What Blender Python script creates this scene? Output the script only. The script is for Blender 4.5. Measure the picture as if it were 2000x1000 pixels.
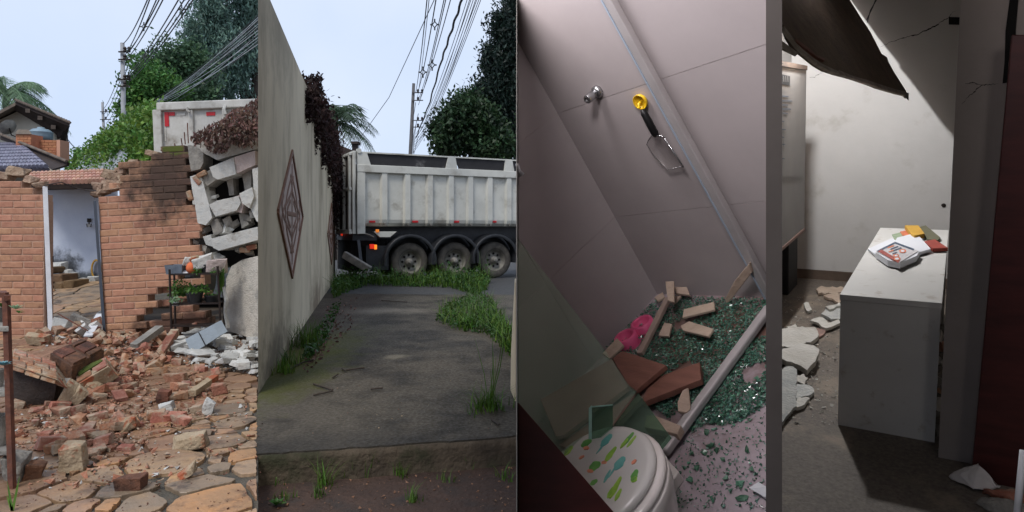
import bpy, bmesh, math, random
import numpy as np
from mathutils import Vector as V, Matrix, Euler, noise as mnoise

for o in list(bpy.data.objects):
    bpy.data.objects.remove(o)
S = bpy.context.scene
COL = S.collection
random.seed(7)
RNG = np.random.default_rng(7)
R = math.radians

# ------------------------------------------------------------------ camera, sky, sun, exposure
F, CX, HY, ZC = 1300.0, 1000.0, 450.0, 1.5      # focal length in photo pixels, eye level line, eye height
cd = bpy.data.cameras.new('camera')
cd.sensor_width = 36
cd.lens = 36 * F / 2000
cd.shift_y = -(500 - HY) / 2000
cd.clip_start, cd.clip_end = 0.05, 2000
cam = bpy.data.objects.new('camera', cd)
cam.location = (0, 0, ZC)
cam.rotation_euler = (R(90), 0, 0)
COL.objects.link(cam)
S.camera = cam

W = bpy.data.worlds.new('World')
S.world = W
W.use_nodes = True
nt = W.node_tree
bg = nt.nodes['Background']
SUN_EL, SUN_AZ = 55, 205          # azimuth clockwise from +Y: behind the camera, to the left
sky = nt.nodes.new('ShaderNodeTexSky')
sky.sky_type = 'NISHITA'
sky.sun_disc = False
sky.sun_elevation = R(SUN_EL)
sky.sun_rotation = R(SUN_AZ)
sky.dust_density = 3.0
mx = nt.nodes.new('ShaderNodeMixRGB')
mx.inputs[0].default_value = 0.86
tc = nt.nodes.new('ShaderNodeTexCoord')
nz = nt.nodes.new('ShaderNodeTexNoise')
nz.inputs['Scale'].default_value = 1.6
nz.inputs['Detail'].default_value = 5
rp = nt.nodes.new('ShaderNodeValToRGB')
rp.color_ramp.elements[0].position = 0.35
rp.color_ramp.elements[1].position = 0.7
rp.color_ramp.elements[0].color = (4.2, 5.15, 7.0, 1)
rp.color_ramp.elements[1].color = (5.8, 6.35, 7.4, 1)
nt.links.new(tc.outputs['Generated'], nz.inputs['Vector'])
nt.links.new(nz.outputs['Fac'], rp.inputs[0])
nt.links.new(sky.outputs[0], mx.inputs[1])
nt.links.new(rp.outputs[0], mx.inputs[2])
nt.links.new(mx.outputs[0], bg.inputs['Color'])
bg.inputs['Strength'].default_value = 0.1

sd = bpy.data.lights.new('sun', 'SUN')
sd.energy = 1.5
sd.angle = R(18)
sd.color = (1.0, 0.96, 0.9)
sun = bpy.data.objects.new('sun', sd)
az, el = R(SUN_AZ), R(SUN_EL)
sdir = V((math.sin(az) * math.cos(el), math.cos(az) * math.cos(el), math.sin(el)))
sun.rotation_euler = (-sdir).to_track_quat('-Z', 'Y').to_euler()
sun.location = sdir * 30
COL.objects.link(sun)

S.view_settings.view_transform = 'Standard'
S.view_settings.look = 'None'
S.view_settings.exposure = 0.6
S.view_settings.gamma = 1.0
S.view_settings.use_curve_mapping = False
S.render.engine = 'CYCLES'
S.cycles.max_bounces = 6
S.cycles.diffuse_bounces = 3
S.cycles.transparent_max_bounces = 24
S.cycles.use_denoising = True
S.cycles.sample_clamp_indirect = 4

# ------------------------------------------------------------------ helpers: places
CAM = V((0, 0, ZC))
def ray(px, py): return V(((px - CX) / F, 1, -(py - HY) / F))
def P(px, py, Y): return CAM + ray(px, py) * Y
def G(px, py, z=0.0):
    r = ray(px, py)
    return CAM + r * ((z - ZC) / r.z)
def proj(p): return (CX + F * p[0] / p[1], HY - F * (p[2] - ZC) / p[1])
class Fr:
    """a right-angled frame standing somewhere in the place"""
    def __init__(s, o, ex, ey, ez):
        s.o = V(o)
        s.e = [V(ex).normalized(), V(ey).normalized(), V(ez).normalized()]
        m = Matrix.Identity(4)
        for i in range(3):
            for j in range(3): m[j][i] = s.e[i][j]
            m[i][3] = s.o[i]
        s.M = m
        s.I = m.inverted()
    def on(s, px, py, ax, val):
        r = ray(px, py)
        t = (val + s.e[ax].dot(s.o - CAM)) / s.e[ax].dot(r)
        return s.I @ (CAM + r * t)
    def at(s, px, py, Y): return s.I @ P(px, py, Y)
    def w(s, p): return s.M @ V(p)

# ------------------------------------------------------------------ helpers: materials
def lin(r, g, b, k=1.0):
    f = lambda c: (c / 255 / 12.92 if c / 255 <= 0.04045 else ((c / 255 + 0.055) / 1.055) ** 2.4) * k
    return (f(r), f(g), f(b), 1)
def mat(name, c1, c2=None, scale=6, rough=0.8, bump=0.0, bscale=40, metal=0.0, vary=0.0, isl=0.0, spec=0.4, c3=None,
        dirt=None, dscale=2.5, dpos=(0.5, 0.7), world=False, emit=None, trans=0.0, stretch=None, rvar=0.0):
    m = bpy.data.materials.new(name)
    m.use_nodes = True
    t = m.node_tree; N = t.nodes; L = t.links
    b = N['Principled BSDF']
    b.inputs['Roughness'].default_value = rough
    b.inputs['Metallic'].default_value = metal
    b.inputs['Specular IOR Level'].default_value = spec
    if trans: b.inputs['Subsurface Weight'].default_value = 0
    tc = N.new('ShaderNodeTexCoord')
    geo = N.new('ShaderNodeNewGeometry')
    src = geo.outputs['Position'] if world else tc.outputs['Object']
    if stretch:
        mp = N.new('ShaderNodeMapping'); mp.inputs['Scale'].default_value = stretch
        L.new(src, mp.inputs['Vector']); src = mp.outputs['Vector']
    oi = N.new('ShaderNodeObjectInfo')
    n1 = N.new('ShaderNodeTexNoise')
    n1.noise_dimensions = '4D'
    n1.inputs['Scale'].default_value = scale
    n1.inputs['Detail'].default_value = 7
    n1.inputs['Roughness'].default_value = 0.62
    L.new(src, n1.inputs['Vector'])
    mw = N.new('ShaderNodeMath'); mw.operation = 'MULTIPLY'; mw.inputs[1].default_value = 37.0
    L.new(oi.outputs['Random'], mw.inputs[0]); L.new(mw.outputs[0], n1.inputs['W'])
    cr = N.new('ShaderNodeValToRGB')
    cr.color_ramp.elements[0].position = 0.32
    cr.color_ramp.elements[1].position = 0.68
    cr.color_ramp.elements[0].color = c1
    cr.color_ramp.elements[1].color = c2 or c1
    if c3:
        e = cr.color_ramp.elements.new(0.5); e.color = c3
    L.new(n1.outputs['Fac'], cr.inputs[0])
    col = cr.outputs[0]
    if vary or isl:
        hs = N.new('ShaderNodeHueSaturation')
        mr = N.new('ShaderNodeMapRange')
        k = vary or isl
        mr.inputs['To Min'].default_value = 1 - k
        mr.inputs['To Max'].default_value = 1 + k
        L.new(oi.outputs['Random'] if vary else geo.outputs['Random Per Island'], mr.inputs['Value'])
        L.new(mr.outputs[0], hs.inputs['Value'])
        m2 = N.new('ShaderNodeMath'); m2.operation = 'MULTIPLY'; m2.inputs[1].default_value = 7.31
        m3 = N.new('ShaderNodeMath'); m3.operation = 'FRACT'
        L.new(oi.outputs['Random'] if vary else geo.outputs['Random Per Island'], m2.inputs[0])
        L.new(m2.outputs[0], m3.inputs[0])
        mh = N.new('ShaderNodeMapRange')
        mh.inputs['To Min'].default_value = 0.5 - 0.03 * min(1, k * 2)
        mh.inputs['To Max'].default_value = 0.5 + 0.03 * min(1, k * 2)
        L.new(m3.outputs[0], mh.inputs['Value']); L.new(mh.outputs[0], hs.inputs['Hue'])
        L.new(col, hs.inputs['Color']); col = hs.outputs[0]
    if dirt:
        nd = N.new('ShaderNodeTexNoise'); nd.inputs['Scale'].default_value = dscale; nd.inputs['Detail'].default_value = 8
        nd.inputs['Roughness'].default_value = 0.65
        nd.noise_dimensions = '4D'; L.new(mw.outputs[0], nd.inputs['W'])
        L.new(src, nd.inputs['Vector'])
        rd = N.new('ShaderNodeMapRange'); rd.interpolation_type = 'SMOOTHSTEP'
        rd.inputs['From Min'].default_value = dpos[0]; rd.inputs['From Max'].default_value = dpos[1]
        L.new(nd.outputs['Fac'], rd.inputs['Value'])
        md = N.new('ShaderNodeMixRGB'); md.inputs[2].default_value = dirt
        L.new(rd.outputs[0], md.inputs[0]); L.new(col, md.inputs[1]); col = md.outputs[0]
    L.new(col, b.inputs['Base Color'])
    if rvar:
        rr = N.new('ShaderNodeMapRange'); rr.inputs['To Min'].default_value = rough - rvar; rr.inputs['To Max'].default_value = rough + rvar
        rr.inputs['From Min'].default_value = .35; rr.inputs['From Max'].default_value = .65
        L.new(n1.outputs['Fac'], rr.inputs['Value']); L.new(rr.outputs[0], b.inputs['Roughness'])
    if bump:
        n2 = N.new('ShaderNodeTexNoise'); n2.inputs['Scale'].default_value = bscale; n2.inputs['Detail'].default_value = 6
        L.new(src, n2.inputs['Vector'])
        bp = N.new('ShaderNodeBump'); bp.inputs['Strength'].default_value = bump; bp.inputs['Distance'].default_value = 0.02
        L.new(n2.outputs['Fac'], bp.inputs['Height']); L.new(bp.outputs[0], b.inputs['Normal'])
    if emit:
        b.inputs['Emission Color'].default_value = emit[0]
        b.inputs['Emission Strength'].default_value = emit[1]
    m['col'] = col.node.name
    return m
def colour_out(m):
    """socket that feeds the base colour of a mat() material"""
    b = m.node_tree.nodes['Principled BSDF']
    return b.inputs['Base Color'].links[0].from_socket, b
def stain(m, centre, radii, colour, amount=0.85, soft=0.5, nscale=3.0):
    """a stain with a place of its own (soot, damp, moss): an ellipsoid in world space with a ragged edge"""
    t = m.node_tree; N = t.nodes; L = t.links
    src, b = colour_out(m)
    g = N.new('ShaderNodeNewGeometry')
    s1 = N.new('ShaderNodeVectorMath'); s1.operation = 'SUBTRACT'; s1.inputs[1].default_value = centre
    s2 = N.new('ShaderNodeVectorMath'); s2.operation = 'DIVIDE'; s2.inputs[1].default_value = radii
    s3 = N.new('ShaderNodeVectorMath'); s3.operation = 'LENGTH'
    L.new(g.outputs['Position'], s1.inputs[0]); L.new(s1.outputs[0], s2.inputs[0]); L.new(s2.outputs[0], s3.inputs[0])
    n = N.new('ShaderNodeTexNoise'); n.inputs['Scale'].default_value = nscale; n.inputs['Detail'].default_value = 7
    n.inputs['Roughness'].default_value = 0.7
    L.new(g.outputs['Position'], n.inputs['Vector'])
    ma = N.new('ShaderNodeMath'); ma.operation = 'MULTIPLY_ADD'; ma.inputs[1].default_value = 2.2; ma.inputs[2].default_value = -1.1
    L.new(n.outputs['Fac'], ma.inputs[0])
    ad = N.new('ShaderNodeMath'); ad.operation = 'ADD'
    L.new(s3.outputs['Value'], ad.inputs[0]); L.new(ma.outputs[0], ad.inputs[1])
    mr = N.new('ShaderNodeMapRange'); mr.interpolation_type = 'SMOOTHSTEP'
    mr.inputs['From Min'].default_value = 1 + soft * .3; mr.inputs['From Max'].default_value = 1 - soft
    mr.inputs['To Min'].default_value = 0; mr.inputs['To Max'].default_value = amount
    L.new(ad.outputs[0], mr.inputs['Value'])
    mixn = N.new('ShaderNodeMixRGB'); mixn.inputs[2].default_value = colour
    L.new(mr.outputs[0], mixn.inputs[0]); L.new(src, mixn.inputs[1]); L.new(mixn.outputs[0], b.inputs['Base Color'])
    return m

# ------------------------------------------------------------------ helpers: objects
def tag(o, label=None, cat=None, group=None, kind=None):
    if label: o['label'] = label
    if cat: o['category'] = cat
    if group: o['group'] = group
    if kind: o['kind'] = kind
    return o
def link(name, me, parent=None, M=None):
    o = bpy.data.objects.new(name, me)
    COL.objects.link(o)
    if parent is not None: o.parent = parent
    if M is not None: o.matrix_basis = M
    return o
def thing(name, label, cat, M=None, group=None, kind=None):
    o = link(name, None, None, M if M is not None else Matrix.Identity(4))
    o.empty_display_size = 0.1
    return tag(o, label, cat, group, kind)
def T(p): return Matrix.Translation(V(p))
class MB:
    def __init__(s): s.v = []; s.f = []
    def add(s, vs, fs):
        k = len(s.v); s.v += [V(p) for p in vs]; s.f += [tuple(i + k for i in f) for f in fs]; return s
    def hexa(s, c): # bottom 4 then top 4, same turn
        return s.add(c, [(3, 2, 1, 0), (4, 5, 6, 7), (0, 1, 5, 4), (1, 2, 6, 5), (2, 3, 7, 6), (3, 0, 4, 7)])
    def box(s, a, b):
        x0, y0, z0 = a; x1, y1, z1 = b
        return s.hexa([(x0, y0, z0), (x1, y0, z0), (x1, y1, z0), (x0, y1, z0), (x0, y0, z1), (x1, y0, z1), (x1, y1, z1), (x0, y1, z1)])
    def bar(s, p, q, w, h, upv=(0, 0, 1)):
        p, q = V(p), V(q); d = (q - p).normalized(); u = V(upv)
        sx = d.cross(u)
        if sx.length < 1e-4: sx = d.cross(V((0, 1, 0)))
        sx.normalize(); u = sx.cross(d)
        a, b = sx * w / 2, u * h / 2
        return s.hexa([p - a - b, p + a - b, q + a - b, q - a - b, p - a + b, p + a + b, q + a + b, q - a + b])
    def prism(s, poly, off, back=None):
        n = len(poly); off = V(off)
        a = [V(p) for p in poly]; b = [p + off for p in a] if back is None else [V(p) for p in back]
        return s.add(a + b, [tuple(range(n)), tuple(range(2 * n - 1, n - 1, -1))] + [(i, i + n, (i + 1) % n + n, (i + 1) % n) for i in range(n)])
    def tube(s, pts, r, n=8, cap=True):
        pts = [V(p) for p in pts]; m = len(pts)
        rs = r if isinstance(r, (list, tuple)) else [r] * m
        vs = []; fs = []; prev = None
        for i, p in enumerate(pts):
            d = (pts[min(i + 1, m - 1)] - pts[max(i - 1, 0)]).normalized()
            if prev is None:
                u = d.cross(V((0.31, 0.2, 1)))
                if u.length < .05: u = d.cross(V((1, 0, 0)))
            else: u = prev - d * prev.dot(d)
            u.normalize(); prev = u; w = d.cross(u)
            vs += [p + (u * math.cos(6.28318 * k / n) + w * math.sin(6.28318 * k / n)) * rs[i] for k in range(n)]
        for i in range(m - 1):
            for k in range(n):
                fs.append((i * n + k, i * n + (k + 1) % n, (i + 1) * n + (k + 1) % n, (i + 1) * n + k))
        if cap: fs += [tuple(range(n - 1, -1, -1)), tuple(range((m - 1) * n, m * n))]
        return s.add(vs, fs)
    def lathe(s, prof, n=24, M=None, cap=True):
        M = M or Matrix.Identity(4)
        vs = [M @ V((r * math.cos(6.28318 * k / n), r * math.sin(6.28318 * k / n), z)) for r, z in prof for k in range(n)]
        m = len(prof)
        fs = [(i * n + k, i * n + (k + 1) % n, (i + 1) * n + (k + 1) % n, (i + 1) * n + k) for i in range(m - 1) for k in range(n)]
        if cap: fs += [tuple(range(n - 1, -1, -1)), tuple(range((m - 1) * n, m * n))]
        return s.add(vs, fs)
    def hull(s, pts):
        bm = bmesh.new()
        for p in pts: bm.verts.new(p)
        r = bmesh.ops.convex_hull(bm, input=bm.verts)
        bmesh.ops.delete(bm, geom=list(set(r['geom_interior'] + r['geom_unused'])), context='VERTS')
        bm.verts.index_update()
        s.add([v.co.copy() for v in bm.verts], [tuple(v.index for v in f.verts) for f in bm.faces])
        bm.free(); return s
    def mesh(s, name, m=None, smooth=False):
        me = bpy.data.meshes.new(name)
        me.from_pydata([tuple(p) for p in s.v], [], s.f)
        bm = bmesh.new(); bm.from_mesh(me); bmesh.ops.recalc_face_normals(bm, faces=bm.faces); bm.to_mesh(me); bm.free()
        if smooth: me.polygons.foreach_set('use_smooth', [True] * len(me.polygons))
        if m: me.materials.append(m)
        return me
    def done(s, name, m, parent=None, smooth=False, bevel=0, M=None, rough=0):
        o = link(name, s.mesh(name, m, smooth), parent, M)
        if rough:
            o.modifiers.new('s', 'SUBSURF').subdivision_type = 'SIMPLE'; o.modifiers['s'].levels = o.modifiers['s'].render_levels = 4
            tx = bpy.data.textures.new('rough', 'CLOUDS'); tx.noise_scale = 0.12; tx.noise_depth = 3
            dm = o.modifiers.new('d', 'DISPLACE'); dm.texture = tx; dm.strength = rough; dm.texture_coords = 'GLOBAL'
        if bevel:
            b = o.modifiers.new('b', 'BEVEL'); b.width = bevel; b.segments = 2; b.limit_method = 'ANGLE'; b.angle_limit = R(35)
        return o
def poly_px(fr, pts, ax, val): return [fr.on(x, y, ax, val) for x, y in pts]
def cham(sx, sy, sz, b, jit=0.0):
    """points of a chamfered block"""
    pts = []
    for i in (-1, 1):
        for j in (-1, 1):
            for k in (-1, 1):
                q = V((i * sx / 2, j * sy / 2, k * sz / 2))
                for a in range(3):
                    t = q.copy()
                    for c in range(3):
                        if c != a: t[c] -= math.copysign(b, t[c])
                    pts.append(t + V([random.uniform(-jit, jit) for _ in range(3)]))
    return pts
def fragment(sx, sy, sz, cuts=3):
    """a broken piece of a block: corners knocked off"""
    pts = []
    for i in (-1, 1):
        for j in (-1, 1):
            for k in (-1, 1):
                q = V((i * sx / 2, j * sy / 2, k * sz / 2))
                if random.random() < cuts / 8:
                    for _ in range(3): pts.append(q * random.uniform(.45, .95) + V((random.uniform(-.12, .12) * sx, random.uniform(-.12, .12) * sy, random.uniform(-.12, .12) * sz)))
                else:
                    for _ in range(2): pts.append(q + V((random.uniform(-.07, .07) * sx, random.uniform(-.07, .07) * sy, random.uniform(-.07, .07) * sz)))
    return pts
def leaf_mesh(name, pts, size, m, asp=2.2, up=None, droop=0.0, jit=.35):
    """one small bent leaf (two triangles-pairs) at each point, turned at random"""
    pts = np.asarray(pts, dtype=np.float64); n = len(pts)
    d = RNG.normal(size=(n, 3)); d[:, 2] -= droop
    if up is not None: d = d * jit + np.asarray(up)
    d /= np.linalg.norm(d, axis=1, keepdims=True)
    a = RNG.normal(size=(n, 3)); s = np.cross(d, a); s /= np.linalg.norm(s, axis=1, keepdims=True)
    sz = size * RNG.uniform(.6, 1.35, size=(n, 1))
    l, w = d * sz, s * sz / asp
    v = np.stack([pts - l / 2, pts + w / 2, pts + l / 2, pts - w / 2], 1).reshape(-1, 3)
    me = bpy.data.meshes.new(name)
    me.vertices.add(4 * n); me.vertices.foreach_set('co', v.ravel())
    me.loops.add(4 * n); me.loops.foreach_set('vertex_index', np.arange(4 * n, dtype=np.int32))
    me.polygons.add(n); me.polygons.foreach_set('loop_start', np.arange(0, 4 * n, 4, dtype=np.int32))
    me.polygons.foreach_set('loop_total', np.full(n, 4, dtype=np.int32))
    me.materials.append(m); me.update(); me.validate()
    return me
def clumps(cents, per, spread):
    c = np.asarray(cents)
    return (c[:, None, :] + RNG.normal(size=(len(c), per, 3)) * np.asarray(spread)).reshape(-1, 3)
def ellips(c, r, n, hollow=.5):
    d = RNG.normal(size=(n, 3)); d /= np.linalg.norm(d, axis=1, keepdims=True)
    k = (hollow + (1 - hollow) * RNG.uniform(size=(n, 1))) ** .6
    sd_ = RNG.uniform(0, 90)
    k = k * np.array([[.82 + .75 * mnoise.noise(V((q[0] * 2.1 + sd_, q[1] * 2.1, q[2] * 2.1)))] for q in d])
    return np.asarray(c) + d * k * np.asarray(r)
def blades(name, bases, h, m, w=0.008, lean=.35, seg=3):
    """grass blades: bent tapering strips"""
    bases = np.asarray(bases, float); n = len(bases)
    hh = h * RNG.uniform(.4, 1.2, size=n) if np.isscalar(h) else h
    az = RNG.uniform(0, 6.283, n); ln = RNG.uniform(.1, 1, n) * lean
    sd = np.stack([np.cos(az + 1.57), np.sin(az + 1.57), np.zeros(n)], 1)
    dr = np.stack([np.cos(az), np.sin(az), np.zeros(n)], 1)
    rows = []
    for k in range(seg + 1):
        t = k / seg
        c = bases + dr * (ln * hh * t * t * 1.6)[:, None]; c[:, 2] += hh * (t - .35 * ln * t * t)
        ww = w * (1 - t) * RNG.uniform(.7, 1.3, n)
        rows += [c - sd * ww[:, None], c + sd * ww[:, None]]
    v = np.stack(rows, 1).reshape(-1, 3); q = 2 * (seg + 1)
    base = (np.arange(n) * q)[:, None, None]
    fs = (base + np.array([[2 * k, 2 * k + 1, 2 * k + 3, 2 * k + 2] for k in range(seg)])[None]).reshape(-1, 4)
    me = bpy.data.meshes.new(name)
    me.vertices.add(len(v)); me.vertices.foreach_set('co', v.ravel())
    me.loops.add(fs.size); me.loops.foreach_set('vertex_index', fs.ravel().astype(np.int32))
    me.polygons.add(len(fs)); me.polygons.foreach_set('loop_start', np.arange(0, fs.size, 4, dtype=np.int32))
    me.polygons.foreach_set('loop_total', np.full(len(fs), 4, dtype=np.int32))
    me.materials.append(m); me.update(); me.validate()
    return me
def leafmat(name, c1, c2, rough=.5, isl=.35):
    m = mat(name, c1, c2, scale=1.5, rough=rough, isl=isl, spec=.3)
    t = m.node_tree; src, b = colour_out(m)
    tr = t.nodes.new('ShaderNodeBsdfTranslucent'); t.links.new(src, tr.inputs[0])
    mx = t.nodes.new('ShaderNodeMixShader'); mx.inputs[0].default_value = .25
    out = t.nodes['Material Output']
    t.links.new(b.outputs[0], mx.inputs[1]); t.links.new(tr.outputs[0], mx.inputs[2]); t.links.new(mx.outputs[0], out.inputs[0])
    return m
def subdivided(name, x0, x1, y0, y1, nx, ny, fn, m):
    xs = np.linspace(x0, x1, nx + 1); ys = np.linspace(y0, y1, ny + 1)
    vs = [(x, y, fn(x, y)) for y in ys for x in xs]
    fs = [(j * (nx + 1) + i, j * (nx + 1) + i + 1, (j + 1) * (nx + 1) + i + 1, (j + 1) * (nx + 1) + i) for j in range(ny) for i in range(nx)]
    me = bpy.data.meshes.new(name); me.from_pydata(vs, [], fs)
    me.polygons.foreach_set('use_smooth', [True] * len(fs)); me.materials.append(m)
    return me
# ------------------------------------------------------------------ shared materials
M_brick = mat('brick_terracotta', lin(172, 123, 97, .8), lin(190, 143, 115, .86), scale=14, rough=.85, bump=.35, bscale=60, vary=.13, dirt=lin(126, 84, 64, .7), dscale=5, dpos=(.56, .75))
M_mortar = mat('mortar', lin(196, 160, 138, .8), lin(182, 144, 122, .75), scale=20, rough=.95, bump=.5, bscale=80)
M_frag = mat('brick_broken', lin(152, 98, 76, .72), lin(198, 166, 142, .76), scale=7, rough=.9, bump=.6, bscale=50, vary=.28, c3=lin(170, 118, 92, .72), dirt=lin(180, 162, 140, .75), dscale=6, dpos=(.48, .62))
M_fragdark = mat('brick_scorched', lin(52, 38, 32), lin(120, 78, 58), scale=9, rough=.85, bump=.6, bscale=50, vary=.2)
M_conc = mat('broken_concrete', lin(172, 174, 172, .85), lin(206, 204, 198, .85), scale=9, rough=.95, bump=.6, bscale=45, vary=.16, dirt=lin(120, 118, 112), dscale=4, dpos=(.55, .75))
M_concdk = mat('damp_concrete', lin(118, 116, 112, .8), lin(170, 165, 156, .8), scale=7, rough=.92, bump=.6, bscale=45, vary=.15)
M_mud = mat('rubble_mud', lin(172, 130, 102, .66), lin(134, 98, 76, .58), scale=7, rough=.85, bump=1.0, bscale=38, dirt=lin(176, 150, 124, .6), dscale=7, dpos=(.52, .7), rvar=.2)
M_iron = mat('dark_iron', lin(38, 34, 34), lin(58, 48, 44), scale=20, rough=.55, metal=.6)
M_rust = mat('rusty_iron', lin(112, 68, 50), lin(78, 50, 42), scale=18, rough=.8, bump=.3)
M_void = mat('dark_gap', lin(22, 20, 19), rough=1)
M_pot = mat('black_plastic_pot', lin(26, 27, 29), lin(38, 38, 40), rough=.45)
M_greenleaf = leafmat('leaf_green', lin(86, 122, 52), lin(60, 96, 44))
M_paleleaf = leafmat('leaf_pale', lin(150, 172, 140), lin(110, 142, 104))

# ------------------------------------------------------------------ ground
gm = mat('ground_soil', lin(110, 92, 76, .6), lin(84, 74, 62, .6), scale=.8, rough=.95, bump=.5, bscale=6)
tag(MB().add([(-400, -30, -.26), (400, -30, -.26), (400, 600, -.26), (-400, 600, -.26)], [(0, 1, 2, 3)]).done('ground', gm), kind='structure')

def grid_clip(poly, a, b, c):
    """part of a convex polygon where a*x+b*y<=c"""
    out = []
    for i in range(len(poly)):
        p, q = poly[i], poly[(i + 1) % len(poly)]
        dp, dq = a * p[0] + b * p[1] - c, a * q[0] + b * q[1] - c
        if dp <= 0: out.append(p)
        if dp * dq < 0:
            t = dp / (dp - dq); out.append((p[0] + (q[0] - p[0]) * t, p[1] + (q[1] - p[1]) * t))
    return out
KS = (504 - CX) / F
KL = (-70 - CX) / F
court = [(KL * 3.1, 3.1), (KS * 3.1, 3.1), (KS * 9.75, 9.75), (KL * 9.75, 9.75)]
M_grout = mat('paving_joint', lin(62, 62, 56), lin(92, 84, 72), scale=14, rough=.7, bump=.8, bscale=60)
paving = MB().prism([V((x, y, -.02)) for x, y in court], (0, 0, -.24)).done('courtyard_paving', M_grout)
tag(paving, kind='structure')
# flagstones: every irregular stone its own piece
M_flag = mat('flagstone', lin(176, 152, 124, .62), lin(200, 162, 122, .68), scale=5, rough=.5, bump=.35, bscale=28, vary=.0, c3=lin(186, 158, 130, .62), dirt=lin(112, 96, 82, .6), dscale=4.2, dpos=(.48, .66), rvar=.2)
src_, b_ = colour_out(M_flag)
nt_ = M_flag.node_tree
oi_ = nt_.nodes.new('ShaderNodeObjectInfo')
cr_ = nt_.nodes.new('ShaderNodeValToRGB')
cr_.color_ramp.interpolation = 'CONSTANT'
tints = [(1.02, 1.0, .93), (.78, .83, .88), (1.16, .95, .74), (1.05, 1.05, 1.05), (1.08, .95, .9), (.6, .65, .7), (1.1, 1.03, .9), (.86, .86, .86)]
while len(cr_.color_ramp.elements) < 8: cr_.color_ramp.elements.new(.5)
for i, t_ in enumerate(tints):
    cr_.color_ramp.elements[i].position = i / 8; cr_.color_ramp.elements[i].color = (*t_, 1)
mm_ = nt_.nodes.new('ShaderNodeMixRGB'); mm_.blend_type = 'MULTIPLY'; mm_.inputs[0].default_value = 1
nt_.links.new(oi_.outputs['Random'], cr_.inputs[0]); nt_.links.new(src_, mm_.inputs[1]); nt_.links.new(cr_.outputs[0], mm_.inputs[2]); nt_.links.new(mm_.outputs[0], b_.inputs['Base Color'])
def flagstones(region, spacing, parent, zfun, matn, gap=.022, seed=3, thick=.03):
    rnd = random.Random(seed)
    xs = [p[0] for p in region]; ys = [p[1] for p in region]
    pts = []
    tries = 0
    while tries < 9000:
        tries += 1
        p = (rnd.uniform(min(xs) - .3, max(xs) + .3), rnd.uniform(min(ys) - .3, max(ys) + .3))
        sp = spacing * rnd.choice((.5, .65, .9, 1.1, 1.6))
        if all((p[0] - q[0]) ** 2 + ((p[1] - q[1]) * 1.15) ** 2 > (sp * .5 + q[2] * .5) ** 2 for q in pts): pts.append((*p, sp))
    n = len(region)
    for p in pts:
        poly = [(p[0] - 1.2, p[1] - 1.2), (p[0] + 1.2, p[1] - 1.2), (p[0] + 1.2, p[1] + 1.2), (p[0] - 1.2, p[1] + 1.2)]
        for q in pts:
            if q is p: continue
            dx, dy = q[0] - p[0], q[1] - p[1]
            dd = dx * dx + dy * dy
            if dd > 4: continue
            L = math.sqrt(dd); k = .5 + .5 * (p[2] ** 2 - q[2] ** 2) / dd * .6
            c = (dx * (p[0] + dx * k) + dy * (p[1] + dy * k)) / L - gap * rnd.uniform(.3, .9)
            poly = grid_clip(poly, dx / L, dy / L, c)
            if len(poly) < 3: break
        for i in range(n):
            a, b = region[i], region[(i + 1) % n]
            ex, ey = b[0] - a[0], b[1] - a[1]; L = math.hypot(ex, ey)
            nx, ny = ey / L, -ex / L
            if len(poly) >= 3: poly = grid_clip(poly, nx, ny, nx * a[0] + ny * a[1] - .008)
        if len(poly) < 3: continue
        ar = abs(sum(poly[i][0] * poly[(i + 1) % len(poly)][1] - poly[(i + 1) % len(poly)][0] * poly[i][1] for i in range(len(poly)))) / 2
        if ar < .006: continue
        # rounded, wandering outline
        fine = []
        m = len(poly)
        for i in range(m):
            a, b = V(poly[i]), V(poly[(i + 1) % m])
            for t in (.08, .3, .5, .7, .92):
                q = a.lerp(b, t); fine.append(q + V((rnd.uniform(-1, 1), rnd.uniform(-1, 1))) * min(.006, (b - a).length * .04))
        cx = sum(q.x for q in fine) / len(fine); cy = sum(q.y for q in fine) / len(fine)
        z0 = rnd.uniform(-.003, .003); tl = (rnd.uniform(-.006, .006), rnd.uniform(-.006, .006))
        mb = MB(); k = len(fine)
        def ring(s, dz): return [V(((q.x - cx) * s, (q.y - cy) * s, dz + (q.x - cx) * tl[0] + (q.y - cy) * tl[1] + zfun(q.x, q.y) - zfun(cx, cy))) for q in fine]
        s = 1 - .004 / max(.05, math.sqrt(ar))
        mb.add(ring(1, -thick) + ring(1, -.003) + ring(s, 0), [(i, (i + 1) % k, (i + 1) % k + k, i + k) for i in range(k)] + [(i + k, (i + 1) % k + k, (i + 1) % k + 2 * k, i + 2 * k) for i in range(k)] + [tuple(range(2 * k, 3 * k))])
        mb.done('flagstone', matn, parent, M=T((cx, cy, zfun(cx, cy) + z0)))
flagstones(court, .215, paving, lambda x, y: 0.004, M_flag, gap=.026)

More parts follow.
